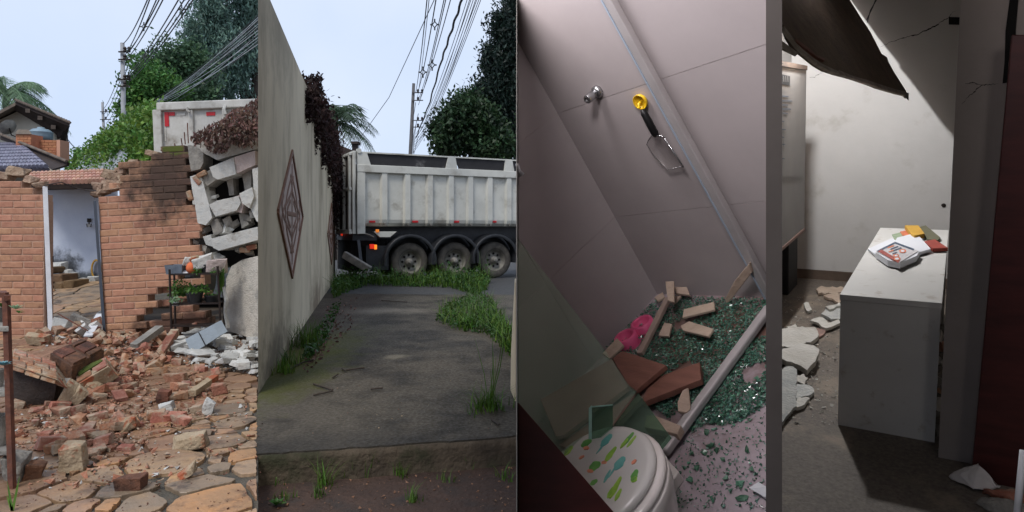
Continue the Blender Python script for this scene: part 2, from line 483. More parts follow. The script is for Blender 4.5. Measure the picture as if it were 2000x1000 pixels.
# ------------------------------------------------------------------ brick walls of the courtyard
BY = 9.4
def brick_wall(root, x0, x1, z0, z1, course, blen, keep, matn=None, depth=.1, joint=.014, seed=1, core=.2, push=None, mats=None):
    rnd = random.Random(seed); meshes = {}; mort = MB()
    nz = int(round((z1 - z0) / course))
    for j in range(nz):
        za = z0 + j * course; x = x0 - (blen / 2 if j % 2 else 0) - rnd.uniform(0, .05)
        while x < x1:
            a, b = max(x, x0), min(x + blen, x1); x += blen
            if b - a < .05 or not keep((a + b) / 2, za + course / 2): continue
            key = (round((b - a) / .02), rnd.randint(0, 2))
            if key not in meshes:
                random.seed(hash(key) % 1000); meshes[key] = MB().hull(cham(b - a - joint, depth, course - joint, .0065, .002)).mesh('brick', matn or M_brick)
            d = push((a + b) / 2, za) if push else 0
            M = T(((a + b) / 2, depth / 2 + rnd.uniform(-.003, .003) + d, za + course / 2)) @ Euler((rnd.uniform(-.012, .012), rnd.uniform(-.008, .008), rnd.uniform(-.012, .012))).to_matrix().to_4x4()
            link('brick', meshes[key], root, M)
            mort.box((a, .0075 + d, za), (b, core + d, za + course))
    mort.done('mortar', M_mortar, root)
# bricks standing left of the doorway
fl = Fr(P(-60, 668, BY), (1, 0, 0), (0, 1, 0), (0, 0, 1))
wl = thing('brick_wall', 'broken brick wall left of the white door frame', 'brick wall', fl.M)
s_ = BY / F
topl = lambda x: (668 - (352 if x / s_ - 60 < 55 else 362 if x / s_ - 60 < 72 else 375)) * s_
brick_wall(wl, 0, 145 * s_, 0, 318 * s_, 13.1 * s_, 43 * s_, lambda x, z: z < topl(x), seed=2)
# bricks right of the doorway, leaning and cracked
th = R(3.2)
fr_ = Fr(P(206, 672, BY), (math.cos(th), 0, math.sin(th)), (0, 1, 0), (-math.sin(th), 0, math.cos(th)))
wr = thing('brick_wall', 'leaning cracked brick wall with stepped sooty top right of the doorway', 'brick wall', fr_.M)
def keep_r(x, z):
    h = (z) / s_; u = x / s_
    top = 282 if u < 22 else 300 if u < 38 else 330 if u < 62 else 356 if u < 96 else 366 if u < 140 else 376
    if h > top: return False
    # step crack running down to the left
    c = 26 + (h) * .62
    if abs(u - (45 + h * .86)) < 13 and h < 96: return False
    if u > 168 and h < 200 and math.sin(h * 7.3 + u * 1.9) > .35: return False
    if u > 188 + (14 if h < 190 else 0) - (0 if h < 250 else 8): return False
    return True
def push_r(x, z):
    h, u = z / s_, x / s_
    return .09 + .05 * math.sin(u * .31 + h * .2) if (u > 45 + h * .86 and h < 104) else (.018 if h > 215 else 0)
brick_wall(wr, 0, 200 * s_, 0, 380 * s_, 13.1 * s_, 44 * s_, keep_r, seed=5, push=push_r)
stain(M_brick, tuple(P(325, 335, BY)), (.85, .6, .85), lin(46, 38, 34), .9, .8, 4.0)
stain(M_brick, tuple(P(345, 640, BY)), (.75, .6, .35), lin(58, 40, 32), .85, .6, 5.0)
stain(M_mortar, tuple(P(325, 335, BY)), (.85, .6, .85), lin(42, 36, 32), .9, .8, 4.0)
stain(M_mortar, tuple(P(345, 640, BY)), (.75, .6, .35), lin(54, 38, 30), .85, .6, 5.0)
stain(M_brick, tuple(P(345, 292, BY)), (.3, .5, .08), lin(92, 104, 34, .7), .9, .6, 8.0)
for g_, r_ in ((G(170, 770), (1.3, 1.3, .5)), (G(60, 800), (.9, 1.0, .5)), (G(300, 770), (1.1, 1.0, .5)), (G(420, 740), (1.0, .8, .5)), (G(110, 860), (.8, .6, .5)), (G(260, 870), (.7, .45, .5)), (G(30, 960), (.5, .4, .5))):
    stain(M_flag, tuple(g_), r_, lin(156, 120, 94, .6), .75, .9, 6.0)
    stain(M_grout, tuple(g_), r_, lin(140, 106, 84, .55), .9, .9, 4.0)
# loose mortar and brick lumps along the broken tops
random.seed(21)
M_lump = mat('mortar_lump', lin(196, 172, 150, .75), lin(150, 118, 96, .7), scale=9, rough=.95, bump=.8, bscale=40, vary=.15)
for px, py, w, h in [(8, 345, 34, 20), (36, 336, 38, 24), (60, 352, 26, 18), (216, 340, 30, 22), (238, 334, 30, 24), (196, 364, 26, 22), (222, 362, 40, 26), (248, 352, 26, 22), (190, 380, 22, 14),
                     (262, 318, 22, 14), (300, 300, 30, 12), (325, 292, 22, 12), (205, 372, 24, 18), (232, 348, 26, 18), (80, 362, 22, 14)]:
    o = MB().hull(fragment(w * s_ * .95, .15, h * s_ * .85, 6)).done('mortar_lump', M_lump, M=T(P(px, py, BY + .1)) @ Euler((random.uniform(-.2, .2), random.uniform(-.3, .3), random.uniform(-.3, .3))).to_matrix().to_4x4(), rough=.05)
    tag(o, 'rough lump of mortar and brick left on the broken top of the brick wall', 'rubble', 'mortar lumps on the wall tops')
# white door frame: one jamb left standing, a thin dark one on the other side
M_white = mat('white_paint', lin(226, 228, 232, .85), lin(206, 208, 212, .85), scale=5, rough=.6, bump=.1)
dj = thing('door_frame', 'white door frame post standing bare beside the left brick wall', 'door frame')
MB().hexa([P(94, 655, BY - .05), P(104, 655, BY - .05), P(104, 655, BY + .14), P(94, 655, BY + .14), P(83, 364, BY - .05), P(93, 364, BY - .05), P(93, 364, BY + .14), P(83, 364, BY + .14)]).done('jamb', M_white, dj, bevel=.006)
MB().hexa([P(102.5, 500, BY - .07), P(105, 500, BY - .07), P(105, 500, BY), P(102.5, 500, BY), P(102.5, 512, BY - .07), P(105, 512, BY - .07), P(105, 512, BY), P(102.5, 512, BY)]).done('strike_plate', M_iron, dj)
dj2 = MB().hexa([P(202, 668, BY - .03), P(208, 668, BY - .03), P(208, 668, BY + .16), P(202, 668, BY + .16), P(182, 392, BY - .03), P(188, 392, BY - .03), P(188, 392, BY + .16), P(182, 392, BY + .16)]).done('door_edge_strip', mat('dark_strip', lin(60, 66, 76), rough=.6))
tag(dj2, 'thin dark strip along the slanting right side of the doorway', 'strip')
tag(MB().tube([P(86, 362, BY - .06), P(120, 356, BY - .1), P(150, 368, BY - .02), P(182, 374, BY)], .007, 5).done('loose_rod', M_iron), 'thin bent rod dangling over the top of the doorway', 'rod')

# ------------------------------------------------------------------ what shows through the doorway
ZB, YB = .55, 13.2
def ramp_z(x, y): return 0 if y < 9.9 else ZB * min(1, (y - 9.9) / (YB - 9.9)) ** .8
rm = subdivided('rear_path', -12.5, -6.0, 9.75, YB, 26, 24, lambda x, y: ramp_z(x, y) - .02, M_grout)
rear = link('rear_path', rm); tag(rear, kind='structure')
flagstones([(-11, 9.85), (-6.05, 9.85), (-6.6, YB - .05), (-12, YB - .05)], .48, rear, ramp_z, M_flag, seed=9)
M_bluewall = mat('pale_blue_plaster', lin(196, 206, 226, .74), lin(212, 220, 234, .78), scale=2.2, rough=.9, bump=.15, bscale=30)
bw = MB().hexa([P(60, 560, YB), P(230, 560, YB), P(230, 560, YB + .3), P(60, 560, YB + .3), P(60, 352, YB), P(230, 352, YB), P(230, 352, YB + .3), P(60, 352, YB + .3)]).done('plaster_wall', M_bluewall)
tag(bw, 'pale blue plastered wall with black mould seen through the doorway', 'wall')
stain(M_bluewall, tuple(P(112, 520, YB)), (.45, .5, .36), lin(40, 42, 44), .85, .8, 6.0)
stain(M_bluewall, tuple(P(140, 518, YB)), (.25, .5, .2), lin(40, 42, 44), .8, .8, 6.0)
stain(M_bluewall, tuple(P(168, 542, YB)), (.5, .5, .14), lin(46, 50, 50), .85, .7, 6.0)
lm = thing('wall_lantern', 'small black wall lantern on the pale blue wall', 'lantern', T(P(174, 434, YB - .02)) @ Euler((0, 0, R(32))).to_matrix().to_4x4())
k_ = YB / F
MB().box((-3.5 * k_, -.03, 0), (3.5 * k_, 0, 7.5 * k_)).done('back_plate', M_iron, lm)
MB().add([(-4 * k_, -.2, -3 * k_), (4 * k_, -.2, -3 * k_), (4 * k_, -.05, -3 * k_), (-4 * k_, -.05, -3 * k_), (-3 * k_, -.18, -10 * k_), (3 * k_, -.18, -10 * k_), (3 * k_, -.07, -10 * k_), (-3 * k_, -.07, -10 * k_)], [(0, 1, 2, 3), (4, 5, 6, 7)]).done('lantern_caps', M_iron, lm)
gl = MB()
for sx, sy in ((-1, -.19), (1, -.19), (-1, -.06), (1, -.06)): gl.tube([(sx * 4 * k_, sy, -3 * k_), (sx * 3 * k_, sy, -10 * k_)], .008, 5)
gl.tube([(0, -.1, 3 * k_), (0, -.13, -3 * k_)], .012, 5); gl.done('lantern_bars', M_iron, lm)
MB().box((-2.6 * k_, -.17, -9.5 * k_), (2.6 * k_, -.08, -3.2 * k_)).done('lantern_glass', mat('frosted_glass', lin(210, 214, 216, .7), rough=.2), lm)
hs = MB()
for i in range(4):
    r0 = .15 - .004 * i
    hs.tube([P(188, 526, YB - .05 - .02 * i) + V((r0 * .62 * math.cos(t), 0, r0 * 1.25 * math.sin(t))) for t in np.linspace(0, 6.283, 26)], .014, 6)
tag(hs.done('garden_hose', mat('yellow_hose', lin(196, 150, 52), lin(150, 112, 40), rough=.5), smooth=True), 'coiled yellow garden hose hanging by the doorway', 'hose')
# stone steps behind the door
M_stone = mat('brown_stone', lin(150, 116, 82, .6), lin(104, 82, 62, .6), scale=4, rough=.8, bump=.6, bscale=20, vary=.2, dirt=lin(60, 54, 44), dscale=4, dpos=(.55, .7))
st = thing('stone_steps', 'rough brown stone steps behind the doorway', 'steps')
random.seed(4)
for a, b, c, d in [(97, 520, 112, 534), (98, 535, 111, 552), (112, 533, 138, 550), (100, 553, 121, 569), (121, 549, 140, 565), (139, 545, 159, 564)]:
    y0 = YB - .9 if b > 540 else YB - .7
    MB().hull(cham((c - a - 1) * y0 / F, .5, (d - b - 1) * y0 / F, .02, .012)).done('stone', M_stone, st, M=T(P((a + c) / 2, (b + d) / 2, y0 + .25)))
for a, b, c, d in [(108, 512, 126, 530), (122, 526, 140, 536), (136, 532, 152, 542), (158, 543, 176, 552), (175, 540, 193, 550)]:
    o = MB().hull(fragment((c - a) * YB / F, .2, (d - b) * YB / F, 5)).done('white_stone', M_conc, M=T(P((a + c) / 2, (b + d) / 2, YB - .18)))
    tag(o, 'pale angular stone lying along the foot of the blue wall', 'stone', 'pale stones by the blue wall')
# ------------------------------------------------------------------ broken block wall on the right of the courtyard
def slab_px(pts, Y, depth, tilt=0.0):
    """a slab whose front outline is given in the photo and which stands at distance Y (Y may vary along it)"""
    ys = [Y + tilt * (p[0] - pts[0][0]) / F * Y for p in pts]
    a = [P(x, y, d) for (x, y), d in zip(pts, ys)]
    return MB().prism(a, (0, depth, 0))
M_block = mat('concrete_block', lin(196, 198, 196, .82), lin(216, 214, 208, .85), scale=12, rough=.95, bump=.7, bscale=90, vary=.08, dirt=lin(140, 134, 126, .8), dscale=6, dpos=(.54, .7))
M_pink = mat('pinkish_block', lin(196, 182, 178, .8), lin(180, 164, 160, .8), scale=10, rough=.95, bump=.5, bscale=80)
bwall = thing('broken_block_wall', 'collapsing wall of tilted pale concrete blocks with dark hollows', 'block wall')
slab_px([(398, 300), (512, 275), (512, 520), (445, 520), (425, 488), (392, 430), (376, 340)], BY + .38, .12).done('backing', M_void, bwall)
for pts, m, dy, dp in [
    ([(366, 283), (397, 286), (397, 318), (391, 330), (373, 334), (369, 310)], M_concdk, 0, .3),
    ([(409, 327), (456, 307), (461, 340), (425, 351), (416, 346)], M_block, -.05, .36),
    ([(457, 307), (498, 294), (499, 322), (462, 339)], M_pink, -.03, .36),
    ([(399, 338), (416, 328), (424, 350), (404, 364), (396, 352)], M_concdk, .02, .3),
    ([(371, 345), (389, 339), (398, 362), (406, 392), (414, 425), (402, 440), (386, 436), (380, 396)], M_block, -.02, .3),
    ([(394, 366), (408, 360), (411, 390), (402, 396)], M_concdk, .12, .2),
    ([(408, 400), (423, 392), (466, 383), (470, 397), (462, 411), (421, 423), (414, 412)], M_block, -.06, .4),
    ([(455, 385), (470, 380), (476, 398), (472, 416), (456, 412)], M_pink, -.02, .36),
    ([(467, 378), (492, 366), (496, 384), (487, 407), (473, 397)], M_block, -.09, .36),
    ([(493, 330), (512, 324), (512, 438), (501, 432), (487, 404), (496, 384)], M_block, -.04, .4),
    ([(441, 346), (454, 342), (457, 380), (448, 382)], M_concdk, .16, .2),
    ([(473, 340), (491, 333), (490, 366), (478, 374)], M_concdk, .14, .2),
    ([(412, 466), (503, 443), (506, 468), (427, 490), (416, 484)], M_block, -.14, .5),
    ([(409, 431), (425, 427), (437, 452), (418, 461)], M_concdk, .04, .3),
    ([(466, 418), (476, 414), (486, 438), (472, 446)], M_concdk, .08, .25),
    ([(396, 462), (412, 458), (416, 482), (402, 478)], M_conc, -.05, .25)]:
    slab_px(pts, BY + dy - .02, dp).done('concrete_block', m, bwall, bevel=.003, rough=.014)
random.seed(31)
for px, py, w in [(432, 438, 20), (446, 432, 22), (458, 440, 18), (440, 450, 22), (486, 428, 18), (495, 418, 14), (420, 384, 12), (428, 440, 12), (400, 450, 18), (390, 452, 14), (450, 446, 14), (383, 472, 16), (398, 490, 20), (410, 500, 24),
                     (424, 506, 22), (468, 484, 18), (488, 494, 16)]:
    q = w * BY / F
    o = MB().hull(fragment(q, q * .8, q * random.uniform(.4, .9), 4)).done('concrete_chunk', random.choice((M_conc, M_concdk)), M=T(P(px, py, BY + .12)) @ Euler((random.uniform(-.6, .6), random.uniform(-.6, .6), random.uniform(-3, 3))).to_matrix().to_4x4())
    tag(o, 'grey chunk wedged in the gaps of the collapsing block wall', 'rubble', 'chunks wedged in the block wall')
# small red bricks showing in the break
for px, py, a in [(386, 352, .9), (395, 340, -.5), (372, 382, 1.3), (478, 488, .1), (492, 482, -.2), (392, 508, 0), (386, 520, .1)]:
    tag(MB().hull(cham(.14, .1, .07, .012, .006)).done('brick_piece', M_frag, M=T(P(px, py, BY - .02)) @ Euler((.1, a, .2)).to_matrix().to_4x4()), 'orange brick end sticking out of the broken block wall', 'brick', 'brick ends in the block wall')
# sagging capping beam and its dead creeper
M_beam = mat('beam_plaster', lin(196, 194, 188, .8), lin(168, 162, 152, .8), scale=6, rough=.95, bump=.6, bscale=40)
bm_ = slab_px([(372, 275), (400, 258), (440, 240), (512, 206), (512, 288), (470, 300), (424, 312), (400, 300)], BY - .02, .45).done('capping_beam', M_beam, bevel=.015, rough=.03)
tag(bm_, 'sagging pale capping beam on top of the broken block wall', 'beam')
M_dead = leafmat('dead_leaves', lin(132, 104, 94), lin(84, 66, 62), rough=.9, isl=.5)
def in_poly(x, y, poly):
    c = False; j = len(poly) - 1
    for i in range(len(poly)):
        if (poly[i][1] > y) != (poly[j][1] > y) and x < (poly[j][0] - poly[i][0]) * (y - poly[i][1]) / (poly[j][1] - poly[i][1]) + poly[i][0]: c = not c
        j = i
    return c
def sample_px(poly, n, seed=0):
    rnd = random.Random(seed); xs = [p[0] for p in poly]; ys = [p[1] for p in poly]; out = []
    while len(out) < n:
        x, y = rnd.uniform(min(xs), max(xs)), rnd.uniform(min(ys), max(ys))
        if in_poly(x, y, poly): out.append((x, y))
    return out
vp = [(370, 268), (400, 248), (428, 238), (452, 216), (478, 208), (512, 186), (512, 278), (486, 282), (474, 290), (455, 280), (440, 296), (420, 300), (404, 290), (396, 276), (384, 284)]
pts = [P(x, y, BY - .12 - random.random() * .14 + (0 if y > 240 else .25 * random.random())) for x, y in sample_px(vp, 1700, 5)]
cr = link('dead_creeper', leaf_mesh('dead_creeper', [tuple(p) for p in pts], .075, M_dead, asp=2.6, droop=1.2))
tag(cr, 'brown dried creeper hanging over the sagging beam', 'creeper')
tw = MB()
for i in range(40):
    x, y = random.uniform(376, 508), random.uniform(212, 270)
    if in_poly(x, y, vp): tw.tube([P(x + random.uniform(-4, 4) * k, y + 7 * k, BY - .16 - .02 * math.sin(k)) for k in range(4)], .006, 4)
tw.done('stems', M_fragdark, cr)
for x, y, h in [(362, 282, 24), (368, 280, 40), (356, 284, 14), (343, 290, 10)]:
    tag(MB().tube([P(x, y, BY + .1), P(x - 1, y - h * .5, BY + .09), P(x - 2, y - h, BY + .08)], .008, 5).done('reinforcing_bar', M_rust), 'bare thin steel rod sticking up from the broken wall corner', 'steel rod', 'steel rods of the broken wall')
# rough rendered wall at the foot of the blocks, coming towards the viewer
M_render = mat('rough_render', lin(212, 206, 194, .85), lin(184, 176, 164, .85), scale=5, rough=.95, bump=.8, bscale=50, dirt=lin(150, 148, 142, .8), dscale=6, dpos=(.5, .72))
rn = MB().prism([P(441, 645, BY), P(441, 545, BY), P(452, 520, BY), P(474, 507, BY - .4), P(512, 498, BY - .6), P(512, 668, BY - .6), P(488, 660, BY - .45)], (.25, .5, 0)).done('rendered_wall', M_render, bevel=.02, rough=.012)
tag(rn, 'low grey rendered wall stump below the collapsing blocks', 'wall')

# ------------------------------------------------------------------ dump trailer seen over the wall
M_bed = mat('dusty_white_steel', lin(212, 210, 204, .85), lin(190, 186, 176, .8), scale=5, rough=.6, bump=.12, bscale=14, dirt=lin(140, 130, 118, .8), dscale=3, dpos=(.5, .72))
M_red = mat('red_reflector', lin(196, 34, 40), lin(170, 26, 34), scale=4, rough=.35)
TY = 13.0
ft = Fr(P(305, 300, TY), (1, 0, .04), (0, 1, 0), (-.04, 0, 1))
tk = thing('dump_trailer', 'pale dump trailer tailgate rising behind the broken wall', 'truck', ft.M)
u_ = TY / F
def tb(x0, x1, y0, y1, d0, d1, name, m, bevel=.012):
    a = [ft.on(x0, y1, 1, d0), ft.on(x1, y1, 1, d0)]; lo, hi = a[0], a[1]
    z0 = lo.z; z1 = ft.on(x0, y0, 1, d0).z
    return MB().box((lo.x, d0, z0), (hi.x, d1, z1)).done(name, m, tk, bevel=bevel)
W_ = 255
tb(305, 305 + W_, 215, 400, .06, .12, 'tailgate_plate', M_bed, 0)
tb(305, 305 + W_, 200, 216, -.02, .14, 'top_rail', M_bed, .02)
for x in (305, 374, 440, 502, 545): tb(x, x + (16 if x in (305, 545) else 9), 214, 400, -.015 if x == 305 else .0, .08, 'tailgate_post', M_bed)
for a in [(325, 350, 298, 302), (325, 328, 226, 298), (330, 356, 218, 226), (325, 331, 226, 246), (405, 420, 218, 226)]:
    pass
for a in [(322, 330, 219, 247), (330, 341, 219, 226), (403, 420, 219, 226)]: tb(*a, .045, .065, 'reflector_strip', M_red, 0)
for a in [(322, 325, 248, 276), (345, 362, 221, 226)]: tb(*a, .05, .065, 'warning_strip', M_bed, 0)
MB().box((ft.on(305, 300, 1, 0).x, .14, ft.on(305, 400, 1, .1).z), (ft.on(313, 300, 1, 0).x, 1.3, ft.on(305, 203, 1, .1).z)).done('side_panel', M_bed, tk)
MB().box((ft.on(552, 300, 1, 0).x, .14, ft.on(305, 400, 1, .1).z), (ft.on(560, 300, 1, 0).x, 1.3, ft.on(305, 203, 1, .1).z)).done('side_panel', M_bed, tk)
hk = MB().tube([ft.at(366, 210, TY - .05), ft.at(366, 216, TY - .06), ft.at(370, 219, TY - .06)], .025, 6).tube([ft.at(440, 206, TY - .05), ft.at(437, 214, TY - .1), ft.at(440, 222, TY - .1), ft.at(443, 228, TY - .04)], .03, 6); hk.done('hook', M_bed, tk)
MB().box((.3, .5, -2.3), (2.2, 1.3, -1.1)).done('chassis', M_void, tk)
for sx in (.2, 2.0):
    MB().lathe([(.2, -.15), (.52, -.15), (.55, -.1), (.55, .1), (.52, .15), (.2, .15)], 24, T((sx + .1, .9, -2.45)) @ Euler((0, R(90), 0)).to_matrix().to_4x4()).done('wheel', M_pot, tk)

# ------------------------------------------------------------------ far street: hedge wall, house, poles, trees
M_ivy = leafmat('ivy', lin(118, 150, 62), lin(62, 100, 46), isl=.4)
hpoly = [(134, 338), (136, 312), (158, 298), (182, 284), (205, 268), (224, 260), (244, 246), (262, 236), (278, 220), (296, 212), (312, 214), (312, 338)]
def hedge_depth(x): return 27 - (x - 134) / 175 * 13.0
cents = [tuple(P(x, y, hedge_depth(x) + random.uniform(-.4, .5))) for x, y in sample_px(hpoly, 620, 8) if not (238 < x < 268 and 282 < y < 330)]
hg = thing('ivy_hedge', 'bright green ivy hedge trailing along the street wall', 'hedge')
link('foliage', leaf_mesh('foliage', clumps(cents, 50, (.13, .22, .1)), .105, M_ivy, asp=1.5), hg)
hw = MB().prism([P(126, 345, 27.6), P(330, 345, 13.6), P(330, 232, 13.6), P(240, 262, 19.7), P(150, 312, 26.2), P(126, 325, 27.6)], (.3, .4, 0)).done('street_wall', mat('street_wall_paint', lin(190, 200, 214, .75), lin(206, 212, 220, .75), scale=2, rough=.9))
tag(hw, 'pale street wall showing in a gap of the ivy hedge', 'wall')

M_pole = mat('concrete_pole', lin(176, 178, 182, .75), lin(150, 152, 156, .75), scale=4, rough=.9, bump=.2)
M_wire = mat('cable', lin(48, 50, 54), lin(60, 62, 66), rough=.6)
M_wire2 = mat('pale_cable', lin(206, 212, 220), lin(176, 184, 194), rough=.4)
def pole(label, top, base, Y, r0, r1, arms=True, m=None):
    a, b = P(*top, Y), P(*base, Y)
    b = b + (b - a) * max(0, (b.z / max(.01, (a - b).z)))
    t = thing('utility_pole', label, 'pole', T((b.x, b.y, 0)), 'utility poles')
    q = V((b.x, b.y, 0))
    MB().tube([b - q, a - q], [r1, r0], 12).done('shaft', m or M_pole, t, smooth=True)
    if arms:
        s = Y / F
        ins = MB()
        for dz, n in ((-19, 2), (-34, 1), (-73, 2), (-86, 1)):
            z = (a - q).z + dz * s; x = (a - q).x
            if z < .5: continue
            MB().bar((x - .05, -.1, z), (x + 19 * s, -.1, z), .04, .035).done('cross_arm', m or M_iron, t)
            for i in range(n): ins.lathe([(.02, 0), (.05, .02), (.035, .06), (.055, .09), (.03, .14)], 8, T((x + (9 + 8 * i) * s, -.1, z)))
        ins.done('insulator', M_iron, t)
    return a
PA = pole('tall concrete power pole rising behind the ivy hedge', (239, 84), (242, 258), 19, .055, .085)
PB = pole('second concrete power pole further down the street', (200, 200), (204, 285), 34, .06, .09)
pole('slim dark pole beside the brick parapet of the far house', (131, 264), (132, 325), 30, .035, .05, False, M_iron)
pole('small far power pole at the end of the street', (181, 265), (182, 300), 52, .05, .07, False)
def wire(name, pts, r, label, group, m=None):
    o = MB().tube(pts, r, 5).done(name, m or M_wire)
    return tag(o, label, 'cable', group)
def sag(a, b, s, n=14):
    return [a.lerp(b, t) - V((0, 0, s * 4 * t * (1 - t))) for t in np.linspace(0, 1, n)]
for px, py, tx, ty in [(246, 104, 306, -40), (251, 102, 322, -40), (247, 104, 330, -40), (245, 118, 338, -40), (242, 84, 300, -30)]:
    wire('power_line', sag(P(px, py, 19), P(tx, ty, 9.5), .12), .011, 'overhead line in the upper bundle climbing from the tall pole', 'upper power lines of the street')
for px, py, tx, ty in [(248, 148, 371, -40), (250, 150, 384, -40), (253, 151, 396, -40), (254, 158, 403, -40)]:
    wire('power_line', sag(P(px, py, 19), P(tx, ty, 9.5), .12), .011, 'overhead line in the second bundle climbing past the dark trees', 'second power lines of the street')
for i in range(5):
    wire('power_line', sag(P(246 + i * 2, 104 + i * 12, 19), P(201 + i * 2, 214 + i * 9, 34), .25), .011, 'far overhead line sagging between the two concrete poles', 'lines between the poles')
wire('power_line', sag(P(132, 272, 30), P(178, 284, 50), .5), .02, 'single line sagging from the slim dark pole', None)
def spacer(c, r, label, group, m=M_wire):
    t = MB(); q = [V((0, 0, r)), V((r * .8, 0, 0)), V((0, 0, -r)), V((-r * .8, 0, 0))]
    for i in range(4): t.tube([q[i] * .6, q[(i + 1) % 4] * .6], r * .11, 5); t.tube([q[i] * .5, q[i] * 1.1], r * .16, 5)
    tag(t.done('wire_spacer', m, M=T(c)), label, 'spacer', group)
for px, py, Y in [(281, 52, 14.5), (355, 19, 11.5), (284, 113, 17)]: spacer(P(px, py, Y), 8 * Y / F, 'cross-shaped spacer clamped on the overhead lines', 'spacers of the courtyard lines')
random.seed(77)
for i in range(14):
    a = P(285 + random.uniform(-6, 8), 212 + random.uniform(-10, 6), 21); b = P(516, 18 + i * 4.6, 10.8)
    wire('telephone_cable', sag(a, b, random.uniform(.05, .25)), random.uniform(.0035, .006), 'cable in the pale bundle sweeping up in front of the conifers', 'telephone cables', M_wire2 if i % 3 else M_wire)

# trees of the street
M_bark = mat('bark', lin(70, 60, 52), lin(46, 40, 36), scale=5, rough=.95, bump=.8, bscale=14)
def tree(name, label, base, height, tr, blobs, leafm, leaf, per=60, spread=.3, group=None, asp=2.0, droop=.3, lim=None, n_b=7, hollow=.45):
    t = thing(name, label, 'tree', T(base), group)
    b = V(base)
    mb = MB().tube([(0, 0, -.2), (.03 * height, 0, height * .35), (0, .02 * height, height * .7), (0, 0, height)], [tr, tr * .8, tr * .5, tr * .12], 9)
    rnd = random.Random(len(label))
    for i in range(n_b):
        c, r, n = blobs[i % len(blobs)]
        e = V(c) - b + V((rnd.uniform(-.6, .6) * r[0], rnd.uniform(-.4, .4) * r[1], rnd.uniform(-.5, .5) * r[2]))
        s0 = V((0, 0, max(.3 * height, min(.75 * height, e.z - .8))))
        mb.tube([s0, s0.lerp(e, .5) + V((0, 0, .15)), e], [tr * .35, tr * .22, tr * .06], 6)
    mb.done('trunk', M_bark, t, smooth=True)
    cs = np.concatenate([ellips(c, r, n, hollow) for c, r, n in blobs])
    if lim is not None: cs = cs[[lim(*proj(c)) for c in cs]]
    pts = clumps(cs, per, spread)
    if lim is not None: pts = pts[np.array([lim(*proj(c)) for c in pts])]
    link('crown', leaf_mesh('crown', pts - np.asarray(b), leaf, leafm, asp=asp, droop=droop), t)
    return t
M_leafA = leafmat('leaf_broad', lin(92, 134, 62), lin(52, 90, 44), isl=.35)
M_conif = leafmat('conifer_blue', lin(128, 156, 140), lin(62, 88, 80), isl=.5)
M_conif2 = leafmat('conifer_green', lin(96, 126, 88), lin(48, 74, 54), isl=.4)
def blob(px, py, Y, rx, ry, n): return (tuple(P(px, py, Y)), (rx * Y / F, 1.6, ry * Y / F), n)
YT = 30
tree('broadleaf_tree', 'bright green leafy tree behind the tall power pole', (P(285, 300, 25).x, 25, 0), 4.6, .2,
     [blob(290, 190, 25, 30, 46, 90), blob(272, 225, 25, 18, 28, 40), blob(318, 172, 25, 26, 34, 60), blob(300, 146, 25, 16, 16, 22)], M_leafA, .15, 80, .18, 'street trees')
tree('broadleaf_tree', 'dull green rounded tree left of the conifers', (P(352, 300, 28).x, 28, 0), 6.2, .22,
     [blob(345, 145, 28, 42, 48, 90), blob(325, 165, 28, 30, 40, 50), blob(372, 120, 28, 30, 36, 50), blob(365, 190, 28, 46, 40, 60)], M_conif2, .17, 70, .26, 'street trees')
lim1 = lambda x, y: x < 518 + max(0, y - 20) * .3
conf = []
for px, py, rx, ry, n in [(420, 30, 34, 40, 50), (405, 85, 40, 34, 60), (395, 70, 22, 20, 20), (440, 110, 40, 50, 70), (425, 160, 44, 40, 60), (415, -40, 24, 45, 40), (440, -60, 30, 50, 40)]: conf.append(blob(px, py, 31, rx, ry, n))
tree('conifer', 'big drooping dark blue-green conifer behind the dump trailer', (P(425, 300, 31).x, 31, 0), 10, .28, conf, M_conif, .24, 70, (.22, .3, .34), 'tall conifers of the street', asp=3.6, droop=1.3, lim=lim1, hollow=.3)
conf = [blob(px, py, 33, rx, ry, n) for px, py, rx, ry, n in [(490, 10, 36, 50, 60), (480, 80, 32, 40, 50), (502, 60, 30, 40, 40), (486, -60, 34, 50, 50), (470, 130, 26, 30, 30), (503, 120, 18, 24, 18)]]
tree('conifer', 'second tall dark conifer with bare lower trunks at the panel edge', (P(470, 300, 33).x, 33, 0), 11, .24, conf, M_conif, .26, 70, (.22, .3, .36), 'tall conifers of the street', asp=3.6, droop=1.3, lim=lim1, hollow=.3)
for px, x2 in ((452, 446), (482, 478), (496, 500)):
    b = P(px, 300, 32.5); tag(MB().tube([V((b.x, b.y, -.2)), P(px, 200, 32.5), P(x2, 130, 32.5), P(x2 - 4, 60, 32.5)], [.24, .2, .14, .05], 8).done('tree_trunk', M_bark), 'bare dark trunk rising among the tall conifers', 'trunk', 'bare trunks among the conifers')

